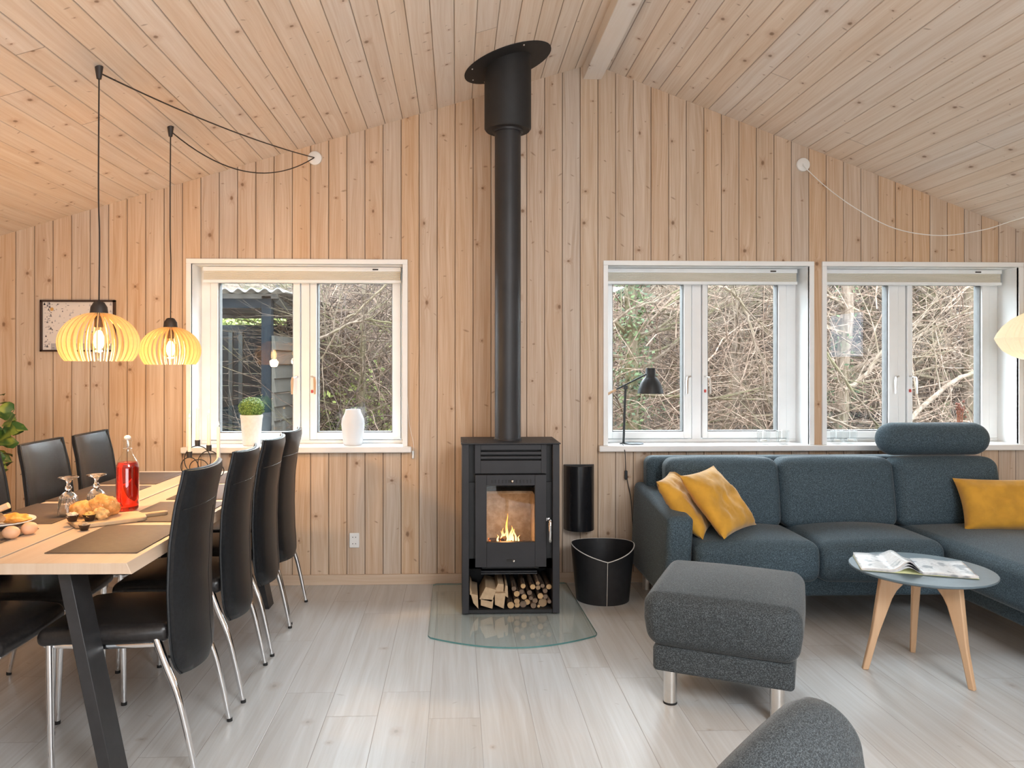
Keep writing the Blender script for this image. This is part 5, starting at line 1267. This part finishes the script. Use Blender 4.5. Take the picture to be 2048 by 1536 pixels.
for i, (px, Y, r_, h, ln, mt, iv, lab) in enumerate(trees):
    x = X_(px, Y); z0 = hz(x, Y) - .1; e = empty('bare_tree', (x, Y, z0), 0, lab, 'tree', 'bare trees outside the windows'); rn = random.Random(100 + i); m = MB()
    pts = [Vector((0, 0, 0))]; n = 12
    for k in range(n): pts.append(pts[-1] + Vector((ln + rn.uniform(-.05, .05), rn.uniform(-.04, .04), 1)) * h / n)
    m.tube(pts, [r_ * (1.15 - .8 * k / n) for k in range(n + 1)], 9, caps=False); m.build('trunk', mt, e, weld=False)
    m = MB(); nb = 16 if px != 712 else 26
    for k in range(nb):
        t = rn.uniform(.10, .46) * n; j = int(t); p = pts[j].lerp(pts[j + 1], t - j); q = rn.uniform(0, 2 * PI)
        branch(m, p, (math.cos(q), math.sin(q) * .6, rn.uniform(-.1, .75)), rn.uniform(1.0, 2.3), r_ * .28, 2, rn, .4)
    m.build('branches', mt if px != 712 else bk2, e, weld=False)
    if iv:
        m = MB()
        for k in range(iv // 10):
            t = rn.uniform(0, .62) * n; j = int(t); p = pts[j].lerp(pts[j + 1], t - j)
            leaves(m, p, (r_ * 1.2, r_ * 1.2, .1), 10, .018, .038, rn)
        m.build('ivy', ivy, e, weld=False)
# long pale branches crossing close to the glass
for i, (P, r_, lab) in enumerate(((((1210, 655, 7.4), (1262, 620, 7.4), (1320, 600, 7.5), (1400, 560, 7.6)), .014, 'thin grey branch crossing the top of the middle window'),
    (((1450, 575, 7.2), (1478, 600, 7.2), (1500, 650, 7.2), (1512, 700, 7.2), (1525, 760, 7.3)), .013, 'pale crooked branch hanging in the right pane of the middle window'),
    (((1810, 850, 7.0), (1880, 780, 7.1), (1960, 735, 7.2), (2030, 690, 7.3)), .020, 'stout diagonal branch crossing the last pane from lower left'),
    (((1640, 690, 7.2), (1690, 760, 7.2), (1760, 860, 7.3)), .014, 'dark branch slanting down across the left pane of the right-hand window'),
    (((1640, 830, 6.8), (1710, 855, 6.8), (1800, 880, 6.9)), .013, 'pale branch low across the bottom of the right-hand window'),
    (((1690, 780, 7.6), (1730, 750, 7.6), (1770, 690, 7.6), (1800, 620, 7.7)), .020, 'thick pale limb rising to the right in the right-hand window'),
    (((600, 700, 7.6), (680, 655, 7.6), (740, 640, 7.6), (810, 655, 7.6)), .016, 'brown branch arching through the right pane of the dining-side window'),
    (((780, 560, 7.8), (720, 620, 7.8), (690, 640, 7.8), (640, 720, 7.8)), .012, 'pale branch slanting down the right pane of the dining-side window'))):
    rn = random.Random(300 + i); pts = smooth_path([at(*q) for q in P], 6); o0 = pts[0].copy(); pts = [p - o0 for p in pts]; m = MB(); k = len(pts)
    m.tube([p + Vector((rn.uniform(-1, 1), 0, rn.uniform(-1, 1))) * .012 for p in pts], [r_ * (1.2 - .6 * j / k) for j in range(k)], 6)
    for _ in range(9):
        j = rn.randrange(2, k - 1); d = (pts[j] - pts[j - 1]).normalized(); branch(m, pts[j], d + Vector((rn.uniform(-1, 1), rn.uniform(-.5, .5), rn.uniform(-1, 1))), rn.uniform(.4, 1.0), r_ * .45, 1, rn, .5)
    o = m.build('hanging_branch', bk1 if i not in (0, 3, 6) else bk2, weld=False); o.location = o0; tag(o, lab, 'branch', 'branches near the windows')

# tangled undergrowth
def thicket(name, lab, n, sect, yr, mat, r0, r1, l0, l1, upb, seed, zr=(0, 3.4)):
    rn = random.Random(seed); m = MB()
    for _ in range(n):
        Y = rn.uniform(*yr); px = rn.uniform(*rn.choice(sect)); x = X_(px, Y); zb = hz(x, Y); z = zb + rn.uniform(*zr) * (.6 + .4 * rn.random())
        z = min(z, 1.35 + Y * .135)
        d = Vector((rn.gauss(0, 1), rn.gauss(0, .6), rn.gauss(upb, .7))).normalized(); L_ = rn.uniform(l0, l1); p = Vector((x, Y, z)); r_ = rn.uniform(r0, r1); pts = [p]
        for k in range(5):
            d = (d + Vector((rn.uniform(-1, 1), rn.uniform(-1, 1), rn.uniform(-1, .6))) * .28).normalized(); pts.append(pts[-1] + d * L_ / 5)
        m.tube(pts, [r_, r_, r_ * .9, r_ * .7, r_ * .5, r_ * .25], 3, caps=False)
    return tag(m.build(name, mat, weld=False), lab, 'undergrowth', None, 'stuff')
S_R = [(1195, 1600), (1600, 2030)]; S_L = [(632, 830)]
thicket('bare_twigs', 'tangle of pale tan twigs filling the woodland outside the right-hand windows', 4000, S_R, (8.0, 16), twm, .003, .009, .5, 1.6, .1, 1)
thicket('dark_twigs', 'darker brown twigs deep in the woodland behind the pale ones', 2600, S_R, (9.5, 17), twd, .004, .012, .7, 2.0, .5, 2)
thicket('bare_twigs', 'tangle of brown twigs and brambles in the right pane of the dining-side window', 2600, S_L, (8.0, 15), twd, .003, .008, .5, 1.5, .1, 3)
thicket('bramble_stems', 'pale bramble stems mixed into the dining-side thicket', 2400, S_L, (8.2, 15), twm, .003, .007, .5, 1.4, .2, 4)
rn = random.Random(8); m = MB()
for _ in range(620):
    Y = rn.uniform(8.5, 13.5); px = rn.uniform(600, 820); x = X_(px, Y); zt = hz(x, Y) + abs(rn.gauss(0, .75)); leaves(m, (x, Y, zt), (.10, .10, .08), 12, .018, .045, rn)
for _ in range(150):
    Y = rn.uniform(12.4, 13.4); px = rn.uniform(415, 600); y_ = at(px, rn.uniform(628, 662), Y); leaves(m, y_, (.08, .1, .05), 14, .02, .05, rn)
tag(m.build('spring_foliage', bright, weld=False), 'yellow-green leaves scattered through the brambles beside the shed', 'foliage', None, 'stuff')
m = MB()
for _ in range(240):
    Y = rn.uniform(9.5, 14); px = rn.choice([rn.uniform(1210, 1370), rn.uniform(1640, 1720), rn.uniform(600, 820)]); x = X_(px, Y); leaves(m, (x, Y, hz(x, Y) + abs(rn.gauss(0, .9))), (.12, .12, .12), 12, .016, .036, rn)
tag(m.build('ground_ivy', ivy, weld=False), 'dark ivy leaves climbing low among the trunks', 'foliage', None, 'stuff')

# dried seed-head cluster outside the last pane
c = at(1921, 815, 5.35); e = empty('dried_seed_heads', c, 0, 'red-brown dried seed-head cluster close outside the last pane, above the headrest', 'plant')
m = MB(); rn = random.Random(4)
for k in range(9):
    x = rn.uniform(-.03, .035); m.tube(smooth_path([(x * .5, 0, -1.2), (x * .6, .01, -.2), (x, 0, rn.uniform(-.02, .02))], 4), .003, 5)
m.build('stem', plain('rust_stem', (0.141, 0.045, 0.019), .8), e)
m = MB()
for k in range(26): m.ball((rn.gauss(0, .020), rn.gauss(0, .02), rn.gauss(-.01, .028)), rn.uniform(.006, .011), 8, noise=.4, seed=k)
m.build('seed_head', plain('rust_seed', (0.102, 0.029, 0.016), .8, var=.4, scale=90), e)

# open-sided shed seen through the left pane of the dining-side window
pc_ = NT('painted_siding_teal'); v = pc_.obj(); pc_.pbr(pc_.mix(pc_.noise(pc_.map(v, (4, 4, 40)), 1, 3), (0.012, 0.017, 0.021), (0.023, 0.031, 0.035)), .9, 0, None, .08)
post = plain('blue_grey_post', (0.008, 0.012, 0.016), .9, var=.15, scale=12, spec=.08); sid = NT('weathered_clapboard'); v = sid.obj(); sid.pbr(sid.mix(sid.noise(sid.map(v, (2, 2, 60)), 1, 4), (0.036, 0.034, 0.030), (0.066, 0.062, 0.054)), .9, 0, None, .1)
rf = plain('fibre_cement_roof', (0.161, 0.157, 0.146), .8, var=.25, scale=5); dk2 = plain('dark_roof_timber', (0.017, 0.015, 0.015), .8)
PY = 7.8; pp = at(535, 731, PY); sh = empty('garden_shed', (pp.x, PY, GZ), 0, 'open-sided garden shed with a corrugated roof, blue-grey post and weathered clapboard', 'shed'); o0 = sh.location
w_ = at(545, 731, PY).x - at(525, 731, PY).x
m = MB(); m.box(-w_ / 2, w_ / 2, -.05, .05, 0, at(535, 592, PY).z - GZ); m.build('post', post, sh, bevel=.004)
zb0, zb1 = at(500, 617, PY).z - GZ, at(500, 598, PY).z - GZ
m = MB(); m.box(-1.3, -w_ / 2 + .0, -.045, .045, zb0, zb1); m.build('beam', post, sh, bevel=.004)
m = MB(); m.box(-1.3, .12, -.05, 0.0, zb1 + .0, zb1 + .05); m.build('fascia', plain('grey_fascia', (0.061, 0.058, 0.054), .8, var=.2, scale=9), sh)
# brace running up to the right
m = MB(); b0_ = at(545, 640, PY) - o0; b1_ = at(598, 700, PY + 1.0) - o0
t0 = at(552, 598, PY) - o0; t1 = at(600, 634, PY + 1.2) - o0; m.tube([t0 + Vector((0, .02, 0)), t1], .045, 4); m.build('rafter', plain('grey_rafter', (0.050, 0.054, 0.054), .8), sh)
# corrugated roof
m = MB(); zr = zb1 + .055; zbk = at(500, 636, PY + 4.05).z - GZ; xr = at(572, 731, PY - .25).x - o0.x
def roof(u, v):
    y = -.25 + 4.3 * v; x = -1.4 + (xr + 1.4 + .30 * v) * u; return Vector((x, y, zr + .018 + .020 * math.sin(x / .13 * 2 * PI) + (zbk - zr) * v))
m.grid(roof, 96, 4); o = m.build('corrugated_roof', rf, sh, weld=False, ang=60); sm = o.modifiers.new('t', 'SOLIDIFY'); sm.thickness = .012
m = MB(); 
for y in (.8, 1.8, 2.8): m.box(-1.4, xr + .1, y, y + .07, zr - .08 + (zbk - zr) * y / 4.3, zr - .005 + (zbk - zr) * y / 4.3)
m.build('purlin', dk2, sh)
# rear wall with door opening trim, below a strip of daylight
yb_ = 3.7; zt_ = at(500, 650, PY + yb_).z - GZ
m = MB(); k = 12
for i in range(k): z = zt_ * i / k; m.box(-1.9, .55, yb_, yb_ + .03, z + .004, zt_ * (i + 1) / k)
m.build('rear_cladding', pc_.mat, sh)
m = MB()
for px in (462, 482): 
    x = at(px, 731, PY + yb_).x - o0.x; m.box(x - .03, x + .03, yb_ - .03, yb_, 0, zt_ - .1)
m.build('door_trim', plain('pale_grey_trim', (0.050, 0.060, 0.060), .7), sh)
m = MB(); x1 = at(582, 731, PY + yb_).x - o0.x; m.box(x1, x1 + .25, yb_ - .3, yb_, 0, zr + .2); m.box(-2.2, -1.75, .2, yb_, 0, zr); m.build('side_cladding', pc_.mat, sh)
# clapboard wing running back to the right
a = at(547, 731, PY - .1) - o0; b = at(640, 731, PY + 1.6) - o0; d = Vector((b.x - a.x, b.y - a.y, 0)); n_ = Vector((d.y, -d.x, 0)).normalized(); zt2 = at(547, 672, PY).z - GZ
m = MB(); bh = .145; k = int(zt2 / bh)
L1 = Vector((a.x, a.y, 0)); L2 = L1 + d
for i in range(k):
    z0 = zt2 - (i + 1) * bh; z1 = z0 + bh; P = []
    for q in (L1, L2): P += [q + n_ * .028 + Vector((0, 0, z0)), q + n_ * .006 + Vector((0, 0, z1)), q - n_ * .02 + Vector((0, 0, z1)), q - n_ * .02 + Vector((0, 0, z0))]
    m.add(P, [(0, 1, 2, 3), (7, 6, 5, 4), (0, 4, 5, 1), (1, 5, 6, 2), (2, 6, 7, 3), (3, 7, 4, 0)])
m.build('clapboard_wall', sid.mat, sh, flat=True, weld=False)
